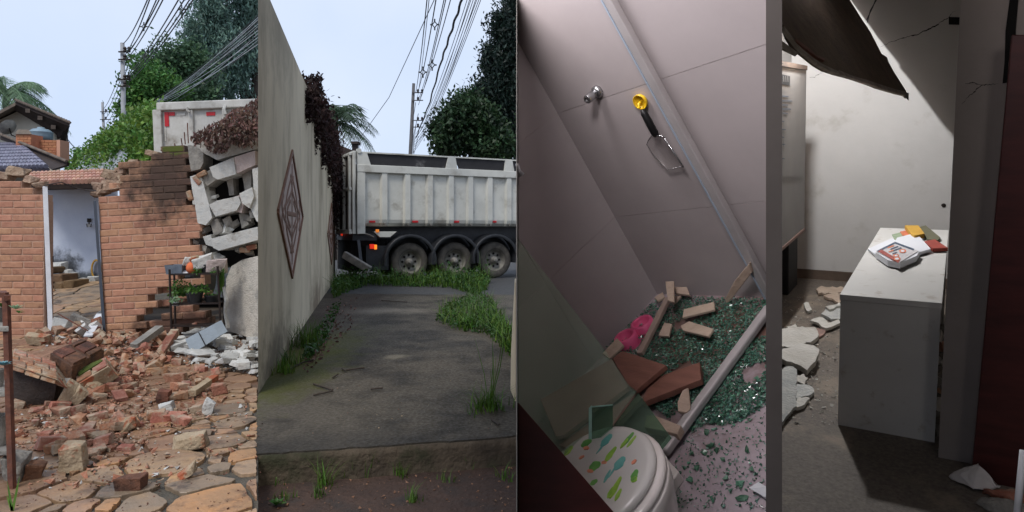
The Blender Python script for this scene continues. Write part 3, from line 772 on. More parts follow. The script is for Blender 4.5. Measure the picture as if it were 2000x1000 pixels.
# palms
def palm(label, base, top, n, length, m, lw=.03, seed=1, flen=.5, lim=None):
    rnd = random.Random(seed)
    b = V(base); t = thing('palm_tree', label, 'tree', T(b))
    tp = V(top) - b
    MB().tube([(0, 0, -.2), tp * .5, tp], [.16, .13, .12], 10).done('trunk', M_bark, t, smooth=True)
    mb = MB()
    for i in range(n):
        az = i * 2.399 + rnd.uniform(-.2, .2); el = R(rnd.uniform(-12, 75)); L = length * rnd.uniform(.8, 1.1)
        d = V((math.cos(az), math.sin(az), 0)); path = []
        for k in range(9):
            s = k / 8
            path.append(tp + d * (L * s * math.cos(el) * (1 - .12 * s)) + V((0, 0, L * (s * math.sin(el) - .62 * s * s))))
        mb.tube(path, [.03 * (1 - .8 * k / 8) for k in range(9)], 4)
        for k in range(26):
            s = .12 + .86 * k / 25; f = s * 8; j = min(7, int(f)); p = path[j].lerp(path[j + 1], f - j); tg = (path[j + 1] - path[j]).normalized()
            sd = tg.cross(V((0, 0, 1)))
            if sd.length < .1: sd = V((-d.y, d.x, 0))
            sd.normalize()
            for sg in (-1, 1):
                ll = L * flen * .55 * math.sin(.25 + 2.6 * s) * rnd.uniform(.8, 1.15)
                e = p + (sd * sg * .72 + tg * .55 + V((0, 0, -.35 - rnd.uniform(0, .5)))).normalized() * ll
                w = tg * lw
                mid = p.lerp(e, .5) + V((0, 0, .06 * ll))
                mb.add([p - w, p + w, mid + w * .8, e, mid - w * .8], [(0, 1, 2, 3, 4)])
    mb.done('fronds', m, t)
    return t
M_palm = leafmat('palm_leaf', lin(120, 146, 110), lin(74, 104, 78), isl=.25)
pb = P(14, 330, 26)
palm('grey-green palm rising behind the gabled house', (pb.x, pb.y, 0), P(12, 178, 26), 34, 2.5, M_palm, .016, 3, .62)

# ------------------------------------------------------------------ the far house
HYd = 17.0
M_cream = mat('cream_plaster', lin(226, 220, 204, .75), lin(206, 200, 186, .75), scale=3, rough=.9)
M_soffit = mat('dark_timber', lin(44, 36, 34), lin(62, 50, 44), scale=6, rough=.8)
M_tile1 = mat('mossy_roof_tile', lin(118, 104, 92), lin(82, 74, 68), scale=5, rough=.85, vary=.15, bump=.3)
M_tile2 = mat('glazed_roof_tile', lin(140, 138, 152), lin(100, 100, 116), scale=7, rough=.35, vary=.2)
M_tile3 = mat('terracotta_roof_tile', lin(204, 158, 136, .85), lin(170, 130, 112, .8), scale=6, rough=.85, vary=.2)
M_obrick = mat('orange_brick', lin(206, 142, 104, .75), lin(190, 124, 90, .7), scale=10, rough=.85, vary=.12)
hs = thing('house', 'far house with dark gabled roof, brick parapet and glazed tile roof', 'house')
Yh = HYd
MB().prism([P(-40, 340, Yh + .6), P(118, 340, Yh + .6), P(118, 262, Yh + .6), P(52, 226, Yh + .6), P(34, 218, Yh + .6), P(-40, 252, Yh + .6)], (-3.5, 5, 0)).done('wall', M_cream, hs)
def roof_px(a, b, c, d, depth, m, name, th=.07):
    """a sloping roof board running away from the viewer: a-b is the front edge, c-d its underside edge"""
    MB().prism([P(*a, Yh), P(*b, Yh), P(*c, Yh), P(*d, Yh)], (-.7 * depth, depth, 0)).done(name, m, hs)
roof_px((30, 198), (137, 242), (135, 246), (30, 204), 5, M_soffit, 'roof')
MB().prism([P(30, 204, Yh + .02), P(134, 246, Yh + .02), P(112, 272, Yh + .6), P(104, 260, Yh + .6), P(50, 226, Yh + .6), P(28, 215, Yh + .3)], (0, .06, 0)).done('soffit', M_soffit, hs)
roof_px((-40, 236), (30, 200), (30, 206), (-40, 243), 5, M_tile1, 'roof')
rt = MB()
for i in range(22):
    s0, s1 = i / 22, (i + .93) / 22
    a = P(30 + 108 * s0, 196 + 44.5 * s0, Yh - .03); b = P(30 + 108 * s1, 196 + 44.5 * s1, Yh - .03)
    MB().tube([a + V((0, 0, .02)), b], [.038, .03], 8).done('ridge_tile', M_tile1, hs)
for px, py in ((54, 216), (78, 230), (104, 248)): MB().bar(P(px, py, Yh - .05), P(px, py + 3, Yh + 1), .1, .1).done('rafter_end', M_tile1, hs)
MB().tube([P(106, 254, Yh + .55), P(107, 275, Yh + .55)], .06, 8).done('corner_post', M_cream, hs)
# parapet of orange brick, chimney and water tank
par = MB().prism([P(58, 312, Yh - .7), P(117, 312, Yh - .7), P(117, 274, Yh - .7), P(60, 273, Yh - .7)], (0, .3, 0)).done('parapet', M_obrick, hs)
chm = MB().prism([P(31, 290, Yh - 1), P(61, 290, Yh - 1), P(61, 262, Yh - 1), P(31, 262, Yh - 1)], (0, .4, 0)).done('chimney', M_obrick, hs)
for (x0, x1, y0, y1, Y, par_) in ((59, 110, 274, 312, Yh - .7, par), (32, 61, 263, 290, Yh - 1, chm)):
    j = 0; y = y0
    while y < y1 - 2:
        x = x0 - (7 if j % 2 else 0)
        while x < x1:
            a, b = max(x, x0), min(x + 14, x1); x += 14.4
            if b - a > 2: MB().box((0, 0, 0), ((b - a - .5) * Y / F, .03, 4.0 * Y / F)).done('brick', M_obrick, par_, M=T(P(a, y + 4.4, Y - .012)))
        y += 4.9; j += 1
MB().box((0, 0, 0), (6.5 * Yh / F, .34, 36 * Yh / F)).done('corner_pilaster', mat('salmon_paint', lin(224, 168, 140, .75), rough=.9), hs, M=T(P(110.5, 311, Yh - .76)))
ccap = MB().hexa([P(29, 262, Yh - 1.05), P(62, 262, Yh - 1.05), P(62, 262, Yh - .55), P(29, 262, Yh - .55), P(35, 253, Yh - .95), P(56, 253, Yh - .95), P(56, 253, Yh - .65), P(35, 253, Yh - .65)]).done('chimney_cap', M_tile1, hs)
tk2 = thing('water_tank', 'round pale blue water tank under the gable of the far house', 'tank', T(P(80, 274, Yh - .1)))
kk = Yh / F
MB().lathe([(19 * kk, 0), (20 * kk, 8 * kk), (20 * kk, 14 * kk), (20.6 * kk, 15 * kk), (20 * kk, 16 * kk), (14 * kk, 21 * kk), (7 * kk, 22 * kk), (6 * kk, 25 * kk), (0.01, 25 * kk)], 28).done('tank_shell', mat('blue_grey_plastic', lin(150, 172, 186, .75), lin(136, 158, 172, .75), rough=.5), tk2, smooth=True)
dsh = thing('satellite_dish', 'grey satellite dish on the wall of the far house', 'dish', T(P(18, 250, Yh - .6)))
MB().lathe([(.01, 0), (.12, .02), (.2, .06)], 20, Euler((0, R(62), R(160))).to_matrix().to_4x4(), cap=False).done('reflector', M_concdk, dsh, smooth=True)
MB().tube([(0, 0, 0), (-.02, .1, -.16), (0, .3, -.2)], .014, 6).done('mast', M_iron, dsh)
# lower roof of glazed tiles: rows of round tiles
def tile_roof(root, A, B, C, D, nu, nv, m, r, name='roof_tile'):
    """A-B eave edge, D-C upper edge"""
    A, B, C, D = V(A), V(B), V(C), V(D)
    nrm = (B - A).cross(D - A).normalized()
    if nrm.z < 0: nrm = -nrm
    for i in range(nu):
        for j in range(nv):
            u = (i + .5) / nu
            p = A.lerp(B, u).lerp(D.lerp(C, u), j / nv); q = A.lerp(B, u).lerp(D.lerp(C, u), (j + 1.12) / nv)
            MB().tube([p + nrm * r * .55, q + nrm * r * .2], [r, r * .86], 8).done(name, m, root)
low = MB().prism([P(-40, 333, Yh - 2.6), P(96, 328, Yh - 2.6), P(62, 300, Yh - 1.4), P(32, 281, Yh - .6), P(-40, 284, Yh - .6)], (0, .05, -.06)).done('lower_roof', M_tile2, hs)
tile_roof(low, P(-8, 330, Yh - 2.66), P(94, 327, Yh - 2.66), P(40, 281, Yh - .66), P(-14, 283, Yh - .66), 13, 8, M_tile2, .05)
edge = MB().prism([P(0, 262, Yh - .5), P(10, 266, Yh - .6), P(132, 316, Yh - 2.0), P(130, 322, Yh - 2.0), P(100, 331, Yh - 2.62), P(84, 318, Yh - 2.2), P(34, 282, Yh - .8), P(0, 272, Yh - .5)], (0, .08, -.02)).done('hip_soffit', M_soffit, hs)
for i in range(17):
    s0, s1 = i / 17, (i + .95) / 17
    MB().tube([P(0 + 130 * s0, 262 + 53 * s0, Yh - .55 - 1.5 * s0), P(130 * s1, 262 + 53 * s1, Yh - .55 - 1.5 * s1)], [.036, .03], 8).done('ridge_tile', M_tile1, hs)
# porch roof right behind the doorway
pr = thing('porch_roof', 'low terracotta tiled porch roof above the doorway', 'roof')
MB().prism([P(46, 362, 12.2), P(206, 358, 12.2), P(206, 335, 13.4), P(46, 341, 13.4)], (0, .03, -.08)).done('roof_deck', M_soffit, pr)
tile_roof(pr, P(48, 360, 12.2), P(204, 356, 12.2), P(204, 334, 13.4), P(48, 340, 13.4), 20, 4, M_tile3, .048)
MB().bar(P(86, 366, 12.3), P(192, 363, 12.3), .12, .1).done('eave_beam', M_soffit, pr)
# ------------------------------------------------------------------ rubble of the courtyard
peaks = [(40, 735, .20, .55), (105, 700, .34, .55), (190, 705, .26, .5), (265, 690, .24, .55), (330, 680, .18, .5), (150, 660, .38, .4), (420, 680, .20, .5), (470, 690, .18, .5), (170, 640, .3, .5), (230, 735, .10, .5), (60, 670, .2, .5)]
pk = [(G(x, y), h, s) for x, y, h, s in peaks]
def heap(x, y):
    z = 0
    for g, h, s in pk:
        z = max(z, 0) + 0
        z += h * math.exp(-((x - g.x) ** 2 + (y - g.y) ** 2) / (2 * s * s)) * .34
    return z
def heap_s(x, y):
    n = mnoise.noise(V((x * 5, y * 5, 0))) * .05 + mnoise.noise(V((x * 17, y * 17, 3))) * .018
    return max(-.1, heap(x, y) - .085 + n)
mo = link('rubble_mound', subdivided('rubble_mound', -8.6, -3.2, 4.6, 10.6, 150, 160, heap_s, M_mud))
tag(mo, 'mound of crushed brick and mud at the foot of the broken walls', 'rubble', kind='stuff')
def lay(px, py):
    g = G(px, py)
    for _ in range(4):
        z = max(0, heap_s(g.x, g.y)); g = G(px, py, z)
    return V((g.x, g.y, max(0.004, heap_s(g.x, g.y))))
random.seed(11)
fm = [MB().hull(fragment(*random.choice([(.2, .1, .08), (.13, .1, .08), (.1, .08, .07), (.16, .09, .06), (.09, .09, .07)]), random.choice((3, 4, 5)))).mesh('brick_fragment', M_frag) for _ in range(26)]
fd = [MB().hull(fragment(*random.choice([(.18, .1, .08), (.12, .1, .08)]), 3)).mesh('brick_fragment', M_fragdark) for _ in range(5)]
cm = [MB().hull(fragment(*random.choice([(.26, .2, .04), (.18, .12, .05), (.3, .16, .05), (.12, .1, .06)]), random.choice((3, 5)))).mesh('plaster_fragment', M_conc) for _ in range(16)]
def toss(me, px, py, s, flat=False, lift=.0):
    p = lay(px, py)
    e = Euler((random.uniform(-.25, .25), random.uniform(-.25, .25), random.uniform(0, 6.28))) if flat else Euler((random.uniform(-1, 1), random.uniform(-1, 1), random.uniform(0, 6.28)))
    return T(p + V((0, 0, .03 * s + lift))) @ e.to_matrix().to_4x4() @ Matrix.Diagonal((s, s, s, 1))
zone_a = [(60, 668), (110, 650), (330, 658), (345, 690), (300, 730), (225, 768), (170, 790), (130, 770), (130, 740), (150, 700), (100, 672)]
zone_b = [(20, 790), (215, 765), (330, 700), (430, 730), (440, 790), (330, 850), (200, 900), (40, 880)]
zone_c = [(330, 668), (440, 640), (512, 660), (512, 735), (420, 722), (335, 705)]
zone_d = [(0, 700), (512, 700), (512, 1000), (0, 1000)]
zone_e = [(104, 618), (205, 618), (208, 670), (104, 665)]
for i, (x, y) in enumerate(sample_px(zone_a, 180, 3)):
    me = random.choice(fd) if i % 17 == 0 else random.choice(fm)
    o = link('brick_fragment', me, None, toss(me, x, y, random.uniform(.4, .95), lift=random.uniform(0, .05)))
    where = 'by the fallen brickwork slab' if x < 150 else 'in the middle of the heap' if x < 240 else 'at the right of the heap below the cracked wall'
    tag(o, ('blackened' if i % 17 == 0 else 'broken red') + ' brick fragment ' + where, 'brick fragment', 'brick fragments in the heap')
for i, (x, y) in enumerate(sample_px(zone_b, 110, 4)):
    o = link('brick_fragment', random.choice(fm), None, toss(None, x, y, random.choice((.3, .4, .5, .7, .85, 1.0)), True))
    tag(o, 'small brick fragment scattered on the ' + ('left' if x < 160 else 'middle' if x < 300 else 'right') + ' of the flagstones before the heap', 'brick fragment', 'brick fragments scattered on the paving')
for i, (x, y) in enumerate(sample_px(zone_c, 105, 5)):
    o = link('plaster_fragment', random.choice(cm), None, toss(None, x, y, random.uniform(.45, 1.15), True, random.uniform(0, .07)))
    tag(o, 'grey slab of broken plaster ' + ('left of' if x < 380 else 'in front of' if x < 440 else 'right of') + ' the leaning cement board', 'plaster fragment', 'grey plaster fragments')
for i, (x, y) in enumerate(sample_px(zone_e, 22, 6)):
    o = link('plaster_fragment', random.choice(cm if i % 3 else fm), None, toss(None, x, y, random.uniform(.7, 1.4), False, .05))
    tag(o, 'pale broken slab piled in the foot of the doorway', 'plaster fragment', 'slabs piled in the doorway')
def crumbs(zone, n, s0, s1, seed, m, name, label, zf=lay):
    rnd = random.Random(seed); mb = MB(); tet = []
    for x, y in sample_px(zone, n, seed):
        p = zf(x, y); s = rnd.uniform(s0, s1) * rnd.choice((.5, .7, 1, 1.4))
        q = [p + V((rnd.uniform(-1, 1), rnd.uniform(-1, 1), rnd.uniform(-.3, .9))) * s for _ in range(5)]
        mb.add(q, [(0, 1, 2), (0, 1, 3), (1, 2, 4), (0, 2, 4), (0, 3, 4), (1, 3, 4)])
    return tag(mb.done(name, m), label, 'rubble', kind='stuff')
crumbs(zone_a, 1700, .025, .055, 16, M_frag, 'brick_rubble', 'small brick rubble filling the heap')
crumbs(zone_a, 2600, .012, .032, 12, M_frag, 'brick_crumbs', 'brick crumbs between the heaped fragments')
crumbs(zone_b, 2600, .005, .018, 13, M_frag, 'brick_crumbs', 'fine brick crumbs spread over the flagstones')
crumbs(zone_d, 900, .004, .010, 14, M_fragdark, 'dark_crumbs', 'dark specks of grit over the whole paving')
zone_f = [(20, 800), (440, 760), (500, 780), (500, 860), (330, 950), (30, 960)]
crumbs(zone_f, 420, .012, .03, 17, M_frag, 'brick_rubble', 'small brick rubble strewn over the near paving')
crumbs(zone_f, 120, .012, .026, 18, M_conc, 'plaster_crumbs', 'pale plaster bits strewn over the near paving')
crumbs(zone_a, 420, .02, .045, 19, M_conc, 'plaster_crumbs', 'pale plaster bits mixed into the brick heap')
crumbs(zone_c, 900, .01, .03, 15, M_conc, 'plaster_crumbs', 'grey plaster crumbs in the pale heap')
# single pieces one can point at on the flagstones
def lump(name, px, py, w, h, d, m, label, rot, cat='brick', cuts=2, rough=.035):
    Yg = G(px, py + h / 2).y; s = Yg / F
    p = G(px, py + h / 2)
    return tag(MB().hull(fragment(w * s, d, h * s, cuts)).done(name, m, M=T(p + V((0, d * .3, h * s * .48))) @ Euler(rot).to_matrix().to_4x4(), rough=rough), label, cat)
M_mort2 = mat('mortared_brick', lin(190, 172, 146, .75), lin(160, 140, 112, .75), scale=8, rough=.95, bump=.7, bscale=40, dirt=lin(176, 98, 66, .7), dscale=5, dpos=(.5, .6))
lump('brick_lump', 137, 894, 42, 50, .14, M_mort2, 'mortar-crusted brick standing on end on the flagstones', (0, .1, .3), cuts=3)
lump('burnt_brick', 250, 946, 48, 26, .1, M_fragdark, 'blackened brick lying nearest to the viewer on the paving', (0, .05, .1), cuts=1, rough=.006)
lump('brick_lump', 365, 864, 62, 24, .1, M_mort2, 'long mortar-covered brick lying on the right of the paving', (0, -.12, .1), cuts=2)
lump('brick_lump', 246, 830, 30, 26, .1, M_mort2, 'pale mortar lump with a red brick beside it on the paving', (0, -.3, .4), cuts=3)
lump('brick_piece', 226, 824, 24, 28, .1, M_frag, 'red half brick leaning on the pale mortar lump', (0, .5, .2), cuts=3)
lump('brick_lump', 360, 927, 36, 20, .09, M_mort2, 'angular ochre mortar piece right of the blackened brick', (0, -.5, .2), cuts=2)
lump('concrete_splinter', 406, 796, 18, 26, .07, M_conc, 'upright grey splinter of plaster on the right of the paving', (0, .3, .2), 'plaster fragment', cuts=3)
lump('brick_piece', 298, 815, 30, 20, .1, M_frag, 'reddish brick piece in the middle of the paving', (0, .1, .5), cuts=3)
lump('dark_brick', 62, 922, 28, 28, .1, M_fragdark, 'brown stone cube near the rusty plant stand', (0, .2, .4), cuts=2)
lump('brick_piece', 425, 760, 26, 22, .09, M_frag, 'bright orange brick chip with a pale edge right of the heap', (0, -.2, .4), cuts=3)
lump('dark_brick', 318, 775, 22, 24, .09, M_fragdark, 'dark wet brick end in front of the heap', (0, .1, .2), cuts=2)
lump('concrete_splinter', 322, 798, 26, 18, .08, M_conc, 'pale concrete splinter lying before the dark wet brick', (0, -.3, .2), 'plaster fragment', cuts=3)
lump('stone', 18, 920, 34, 50, .14, M_concdk, 'grey stone at the foot of the plant stand', (0, .1, .2), 'stone', cuts=3)
# long leaning pieces
def plank(name, p0, p1, w, h, m, label, cat, upv=(0, 0, 1)):
    return tag(MB().bar(p0, p1, w, h, upv).done(name, m, bevel=.008, rough=.01), label, cat)
plank('mortar_strip', lay(375, 780) + V((0, 0, .05)), lay(420, 754) + V((0, 0, .08)), .07, .05, M_mort2, 'long strip of mortar lying obliquely right of the heap', 'mortar strip')
plank('concrete_strip', lay(262, 706) + V((0, 0, .06)), lay(312, 672) + V((0, 0, .2)), .1, .07, M_concdk, 'grey concrete strip leaning in the heap', 'concrete strip')
plank('brick_strip', lay(312, 705) + V((0, 0, .04)), lay(342, 680) + V((0, 0, .16)), .09, .08, M_frag, 'brick strip propped against the heap beside the grey slabs', 'brick')
plank('plaster_strip', lay(328, 698) + V((0, 0, .05)), lay(384, 680) + V((0, 0, .1)), .12, .05, M_conc, 'pale plaster strip at the left of the grey heap', 'plaster fragment')
plank('white_strip', lay(172, 672) + V((0, 0, .1)), lay(196, 648) + V((0, 0, .25)), .1, .02, M_white, 'white broken strip of door frame in the doorway rubble', 'door strip')
plank('steel_rod', lay(172, 668) + V((0, 0, .15)), P(112, 612, 9.0), .012, .012, M_rust, 'thin rusty rod leaning in the doorway rubble', 'steel rod')
# leaning cement board
cb = tag(MB().prism([P(361, 663, 7.75), P(416, 634, 7.95), P(428, 657, 7.75), P(374, 692, 7.6)], (.05, .12, .04)).done('cement_board', mat('blue_grey_board', lin(150, 160, 168, .75), lin(128, 138, 146, .75), scale=5, rough=.8, bump=.3, dirt=lin(104, 112, 118), dscale=6), bevel=.006), 'blue-grey cement board leaning on the rubble in front of the plant rack', 'board')
MB().tube([P(388, 649, 7.8), P(402, 676, 7.62)], .006, 5).done('joint_line', M_void, cb)

# big fallen lumps of masonry
def masonry(label, A, B, D, Z, nu, nv, matn, gap=.012, under=None, bricks=True):
    """a fallen lump: face A-B-D laid with bricks, thickness vector Z behind it"""
    A, B, D, Z = V(A), V(B), V(D), V(Z)
    ex, ey = B - A, D - A
    t = thing('masonry_lump', label, 'masonry', T(A))
    n = ex.cross(ey).normalized()
    if n.dot(Z) > 0: n = -n
    c = B + D - A
    MB().prism([p - A for p in (A, B, c, D)], Z).done('core', under or M_mort2, t, rough=.02)
    k = 0
    for j in range(nv):
        for i in range(-1, nu):
            u0 = max(0, (i + (.5 if j % 2 else 0)) / nu); u1 = min(1, (i + 1 + (.5 if j % 2 else 0)) / nu)
            if u1 - u0 < .1: continue
            g = .05
            q = [ex * u + ey * v for u, v in ((u0 + g / nu, (j + g * 2) / nv), (u1 - g / nu, (j + g * 2) / nv), (u1 - g / nu, (j + 1 - g * 2) / nv), (u0 + g / nu, (j + 1 - g * 2) / nv))]
            q = [p + n * (.012 + random.uniform(0, .012)) for p in q]
            MB().prism(q, -n * .06).done('brick', matn, t, bevel=.006)
    return t
masonry('large fallen slab of brickwork tilted over a dark hollow at the left', P(20, 712, 5.62), P(112, 742, 5.5), P(26, 682, 6.25), (.0, .12, -.1), 3, 3, M_frag)
hol = MB().prism([P(22, 720, 5.72), P(110, 752, 5.62), P(104, 786, 5.72), P(24, 794, 5.66)], (-.02, .12, .02)).done('hollow_shade_sheet', mat('hollow_shade_black', lin(34, 27, 24), lin(52, 40, 34), scale=6, rough=.8, bump=.5), rough=.02)  # dark sheet standing in for the shade inside the hollow
tag(hol, 'dark sheet for the shade in the hollow under the tilted brickwork slab', 'masonry')
masonry('dark brown square lump of masonry lying on top of the heap', P(98, 690, 6.1), P(140, 716, 5.95), P(163, 661, 6.8), (0, 0, -.16), 2, 2, M_fragdark, under=M_fragdark)
t_ = masonry('mossy piece of brickwork lying against the fallen slab', P(150, 752, 5.9), P(212, 716, 6.2), P(146, 732, 6.15), (.03, .1, -.12), 2, 1, M_frag)
ms = mat('moss', lin(104, 118, 46, .7), lin(70, 86, 34, .7), scale=14, rough=1, bump=1, bscale=60)
MB().prism([p - P(150, 752, 5.9) for p in (P(148, 731, 6.1), P(196, 707, 6.4), P(198, 711, 6.3), P(152, 740, 6.02))], (0, .02, .03)).done('moss_cushion', ms, t_, rough=.02)
for px, py, w, h, a in [(118, 700, 26, 16, .2), (132, 770, 22, 46, .5), (152, 772, 20, 34, .7), (112, 760, 30, 40, .3), (180, 760, 30, 24, .4), (206, 748, 20, 22, .2), (70, 664, 42, 20, .1), (150, 640, 40, 40, .5), (188, 640, 34, 26, -.6), (120, 650, 30, 22, .2)]:
    Yq = lay(px, min(py + h / 2, 790)).y - .02; s = Yq / F
    o = MB().hull(fragment(w * s, .13, h * s, 4)).done('masonry_chunk', random.choice((M_frag, M_mort2, M_concdk)), M=T(P(px, py, Yq)) @ Euler((.2, a, a)).to_matrix().to_4x4(), rough=.015)
    tag(o, 'jagged chunk of brick and mortar wedged among the large fallen lumps', 'masonry chunk', 'chunks among the large fallen lumps')

# ------------------------------------------------------------------ plant rack against the cracked wall
RY = 8.75
rk = thing('plant_rack', 'black iron plant rack with three shelves before the cracked wall', 'rack')
for (x0, y0, x1, y1, Y) in [(331, 526, 336, 672, RY), (425, 520, 432, 658, RY), (340, 524, 343, 655, RY + .35), (436, 520, 438, 645, RY + .35)]:
    MB().tube([P(x0, y0, Y), P(x1, y1, Y)], .014, 8).done('leg', M_iron, rk)
for y, nme in ((537, 'shelf'), (595, 'shelf'), (638, 'shelf')):
    ya = y + 1.0
    MB().hexa([P(332, ya, RY), P(429, ya - 2, RY), P(436, ya - 6, RY + .35), P(341, ya - 4, RY + .35), P(332, ya - 3, RY), P(429, ya - 5, RY), P(436, ya - 9, RY + .35), P(341, ya - 7, RY + .35)]).done(nme, M_iron, rk)
def pot(px, py, w, h, Y, m, label, group=None, name='flower_pot'):
    s = Y / F; r = w * s / 2; hh = h * s
    t = thing(name, label, 'flower pot', T(P(px, py, Y)), group)
    MB().lathe([(r * .72, 0), (r * .95, hh * .85), (r * 1.03, hh * .86), (r * 1.03, hh), (r * .9, hh), (r * .88, hh * .85), (.005, hh * .83)], 20).done('pot', m, t, smooth=False)
    return t
def sprig(label, c, r, n, m, size, name='pot_plant', cat='plant', group=None, asp=2.2):
    t = thing(name, label, cat, T(c), group)
    d = RNG.normal(size=(n, 3)); d[:, 2] = abs(d[:, 2]) * .8; d /= np.linalg.norm(d, axis=1, keepdims=True)
    pts = d * (RNG.uniform(.25, 1, size=(n, 1))) * np.asarray(r)
    link('leaves', leaf_mesh('leaves', pts, size, m, asp=asp), t)
    st = MB()
    for k in range(0, n, max(1, n // 10)): st.tube([(0, 0, 0), pts[k] * .6 + np.array([0, 0, .02]), pts[k]], .003, 4)
    st.done('stems', m, t)
    return t
Ym = RY + .16
pot(375, 592, 22, 20, Ym, M_pot, 'black pot at the left of the middle rack shelf')
pot(383, 592, 27, 22, Ym - .08, M_pot, 'black pot in the centre of the middle rack shelf')
pot(414, 590, 30, 14, Ym, M_pot, 'wide low black pot at the right of the middle rack shelf')
pot(404, 534, 24, 18, Ym, M_pot, 'black pot on the top rack shelf under the plaster lump')
sprig('green succulent spreading over the central pot of the rack', P(384, 571, Ym - .08), (.22, .14, .13), 190, M_greenleaf, .055)
sprig('dark bushy plant at the left of the middle rack shelf', P(352, 578, Ym + .1), (.18, .12, .28), 320, M_greenleaf, .05)
sprig('pale white-leaved succulent hanging off the middle rack shelf', P(343, 590, RY - .03), (.08, .08, .1), 60, M_paleleaf, .05)
sprig('small green plant in the low right pot of the rack', P(414, 580, Ym), (.12, .1, .1), 70, M_greenleaf, .04)
sprig('green trailing plant on the top rack shelf beside the orange ball', P(386, 536, Ym - .1), (.07, .08, .14), 110, M_greenleaf, .035)
sprig('small sprig at the right end of the top rack shelf', P(416, 534, Ym - .1), (.06, .06, .1), 60, M_greenleaf, .035)
gr = link('hanging_grass', blades('hanging_grass', [tuple(P(432 + random.uniform(-4, 5), 545 + random.uniform(-14, 30), RY + .1)) for _ in range(120)], .2, M_greenleaf, .006, .9))
tag(gr, 'tuft of long grass leaves drooping at the right of the rack', 'plant')
pl = thing('planter_box', 'grey plastic planter box on the left of the top rack shelf', 'planter', T(P(347, 535, Ym)))
s_m = Ym / F
MB().add([(-15 * s_m, -.1, 0), (15 * s_m, -.1, 0), (15 * s_m, .1, 0), (-15 * s_m, .1, 0), (-17 * s_m, -.12, 18 * s_m), (17 * s_m, -.12, 18 * s_m), (17 * s_m, .12, 18 * s_m), (-17 * s_m, .12, 18 * s_m)], [(3, 2, 1, 0), (0, 1, 5, 4), (1, 2, 6, 5), (2, 3, 7, 6), (3, 0, 4, 7)]).done('box', mat('grey_plastic', lin(74, 84, 96), lin(112, 122, 134), scale=10, rough=.5), pl)
MB().box((-16 * s_m, -.11, 15 * s_m), (16 * s_m, .11, 15.5 * s_m)).done('soil', M_fragdark, pl)
orb = thing('orange_pot', 'round orange clay ball pot on the top rack shelf', 'pot', T(P(375, 523, Ym - .05)))
MB().lathe([(.01, -11 * s_m)] + [(11 * s_m * math.cos(a), 12 * s_m * math.sin(a)) for a in np.linspace(-1.3, 1.45, 14)] + [(.01, 12 * s_m)], 22).done('ball', mat('orange_clay', lin(226, 122, 76, .8), lin(210, 104, 60, .8), scale=12, rough=.8, bump=.2), orb, smooth=True)
random.seed(5)
for i, (px, py, w, h, m, lb) in enumerate([(398, 512, 36, 26, M_conc, 'white plaster lump lying across the pots of the rack'), (424, 520, 34, 26, M_pink, 'pinkish plaster slab at the right end of the rack top'), (368, 510, 16, 18, M_conc, 'angular white plaster piece behind the orange ball'), (381, 508, 16, 14, M_mort2, 'small brownish plaster lump between the white ones'), (363, 532, 18, 6, M_white, 'white sliver lying beside the orange ball'), (345, 592, 12, 12, M_white, 'white shard on the middle rack shelf'), (380, 634, 10, 8, M_frag, 'brick crumb left on the lowest rack shelf')]):
    tag(MB().hull(fragment(w * s_m, .13 if w > 14 else .05, h * s_m, 6)).done('plaster_lump', m, M=T(P(px, py, Ym - .03)) @ Euler((.1, .25 * (i % 3 - 1), .3)).to_matrix().to_4x4(), rough=.035), lb, 'plaster fragment')
# pale fallen pipe-like strip between rack and wall
tag(MB().tube([P(437, 560, RY + .1), P(442, 585, RY + .1), P(439, 610, RY + .12), P(446, 640, RY + .15)], [.02, .03, .02, .03], 6).done('torn_render_strip', M_conc), 'pale torn strip of render hanging beside the plant rack', 'render strip')

# ------------------------------------------------------------------ rusty plant stand at the left edge
sk = thing('plant_stand', 'rusty iron plant stand cut by the left edge of the courtyard view', 'plant stand')
MB().bar(P(12, 576, 3.95), P(24, 958, 3.86), .03, .03, (0, 1, 0)).done('leg', M_rust, sk)
MB().bar(P(-58, 576, 3.95), P(-50, 958, 3.86), .03, .03, (0, 1, 0)).done('leg', M_rust, sk)
MB().bar(P(14, 576, 3.95), P(-60, 576, 3.95), .03, .03).done('top_rail', M_rust, sk)
MB().bar(P(14, 582, 3.9), P(6, 572, 4.3), .03, .03).done('side_rail', M_rust, sk)
for y, a in ((648, 0), (775, 0), (890, 0)):
    MB().hexa([P(-60, y, 3.9), P(17 + (y - 648) * .03, y, 3.9), P(8 + (y - 648) * .03, y - 24, 4.3), P(-60, y - 24, 4.3), P(-60, y - 10, 3.9), P(17 + (y - 648) * .03, y - 10, 3.9), P(8 + (y - 648) * .03, y - 34, 4.3), P(-60, y - 34, 4.3)]).done('shelf', M_concdk, sk, bevel=.004)
for px, py, w, h, lb in [(-2, 870, 32, 60, 'grey flower pot low on the rusty plant stand'), (-4, 640, 22, 40, 'grey flower pot on the upper shelf of the rusty stand'), (-6, 765, 26, 44, 'grey flower pot on the middle shelf of the rusty stand')]:
    pot(px, py, w, h, 4.05, M_concdk, lb)
def rosette(c, r, m, label, n=26, wd=.35, upk=.5, name='succulent'):
    t = thing(name, label, 'plant', T(c)); mb = MB()
    for i in range(n):
        az = i * 2.399; k = i / n; L = r * (1 - .65 * k); d = V((math.cos(az), math.sin(az), .25 + k * 1.6)).normalized(); sd = V((-math.sin(az), math.cos(az), 0)) * L * wd
        mb.add([(0, 0, 0), d * L * .5 + sd * .5 + V((0, 0, .1 * L)), d * L, d * L * .5 - sd * .5 + V((0, 0, .1 * L))], [(0, 1, 2), (0, 2, 3)])
    mb.done('leaves', m, t); return t
rosette(P(30, 604, 3.9), .055, M_paleleaf, 'pale star-shaped succulent sticking out of the rusty stand', 18, .35)
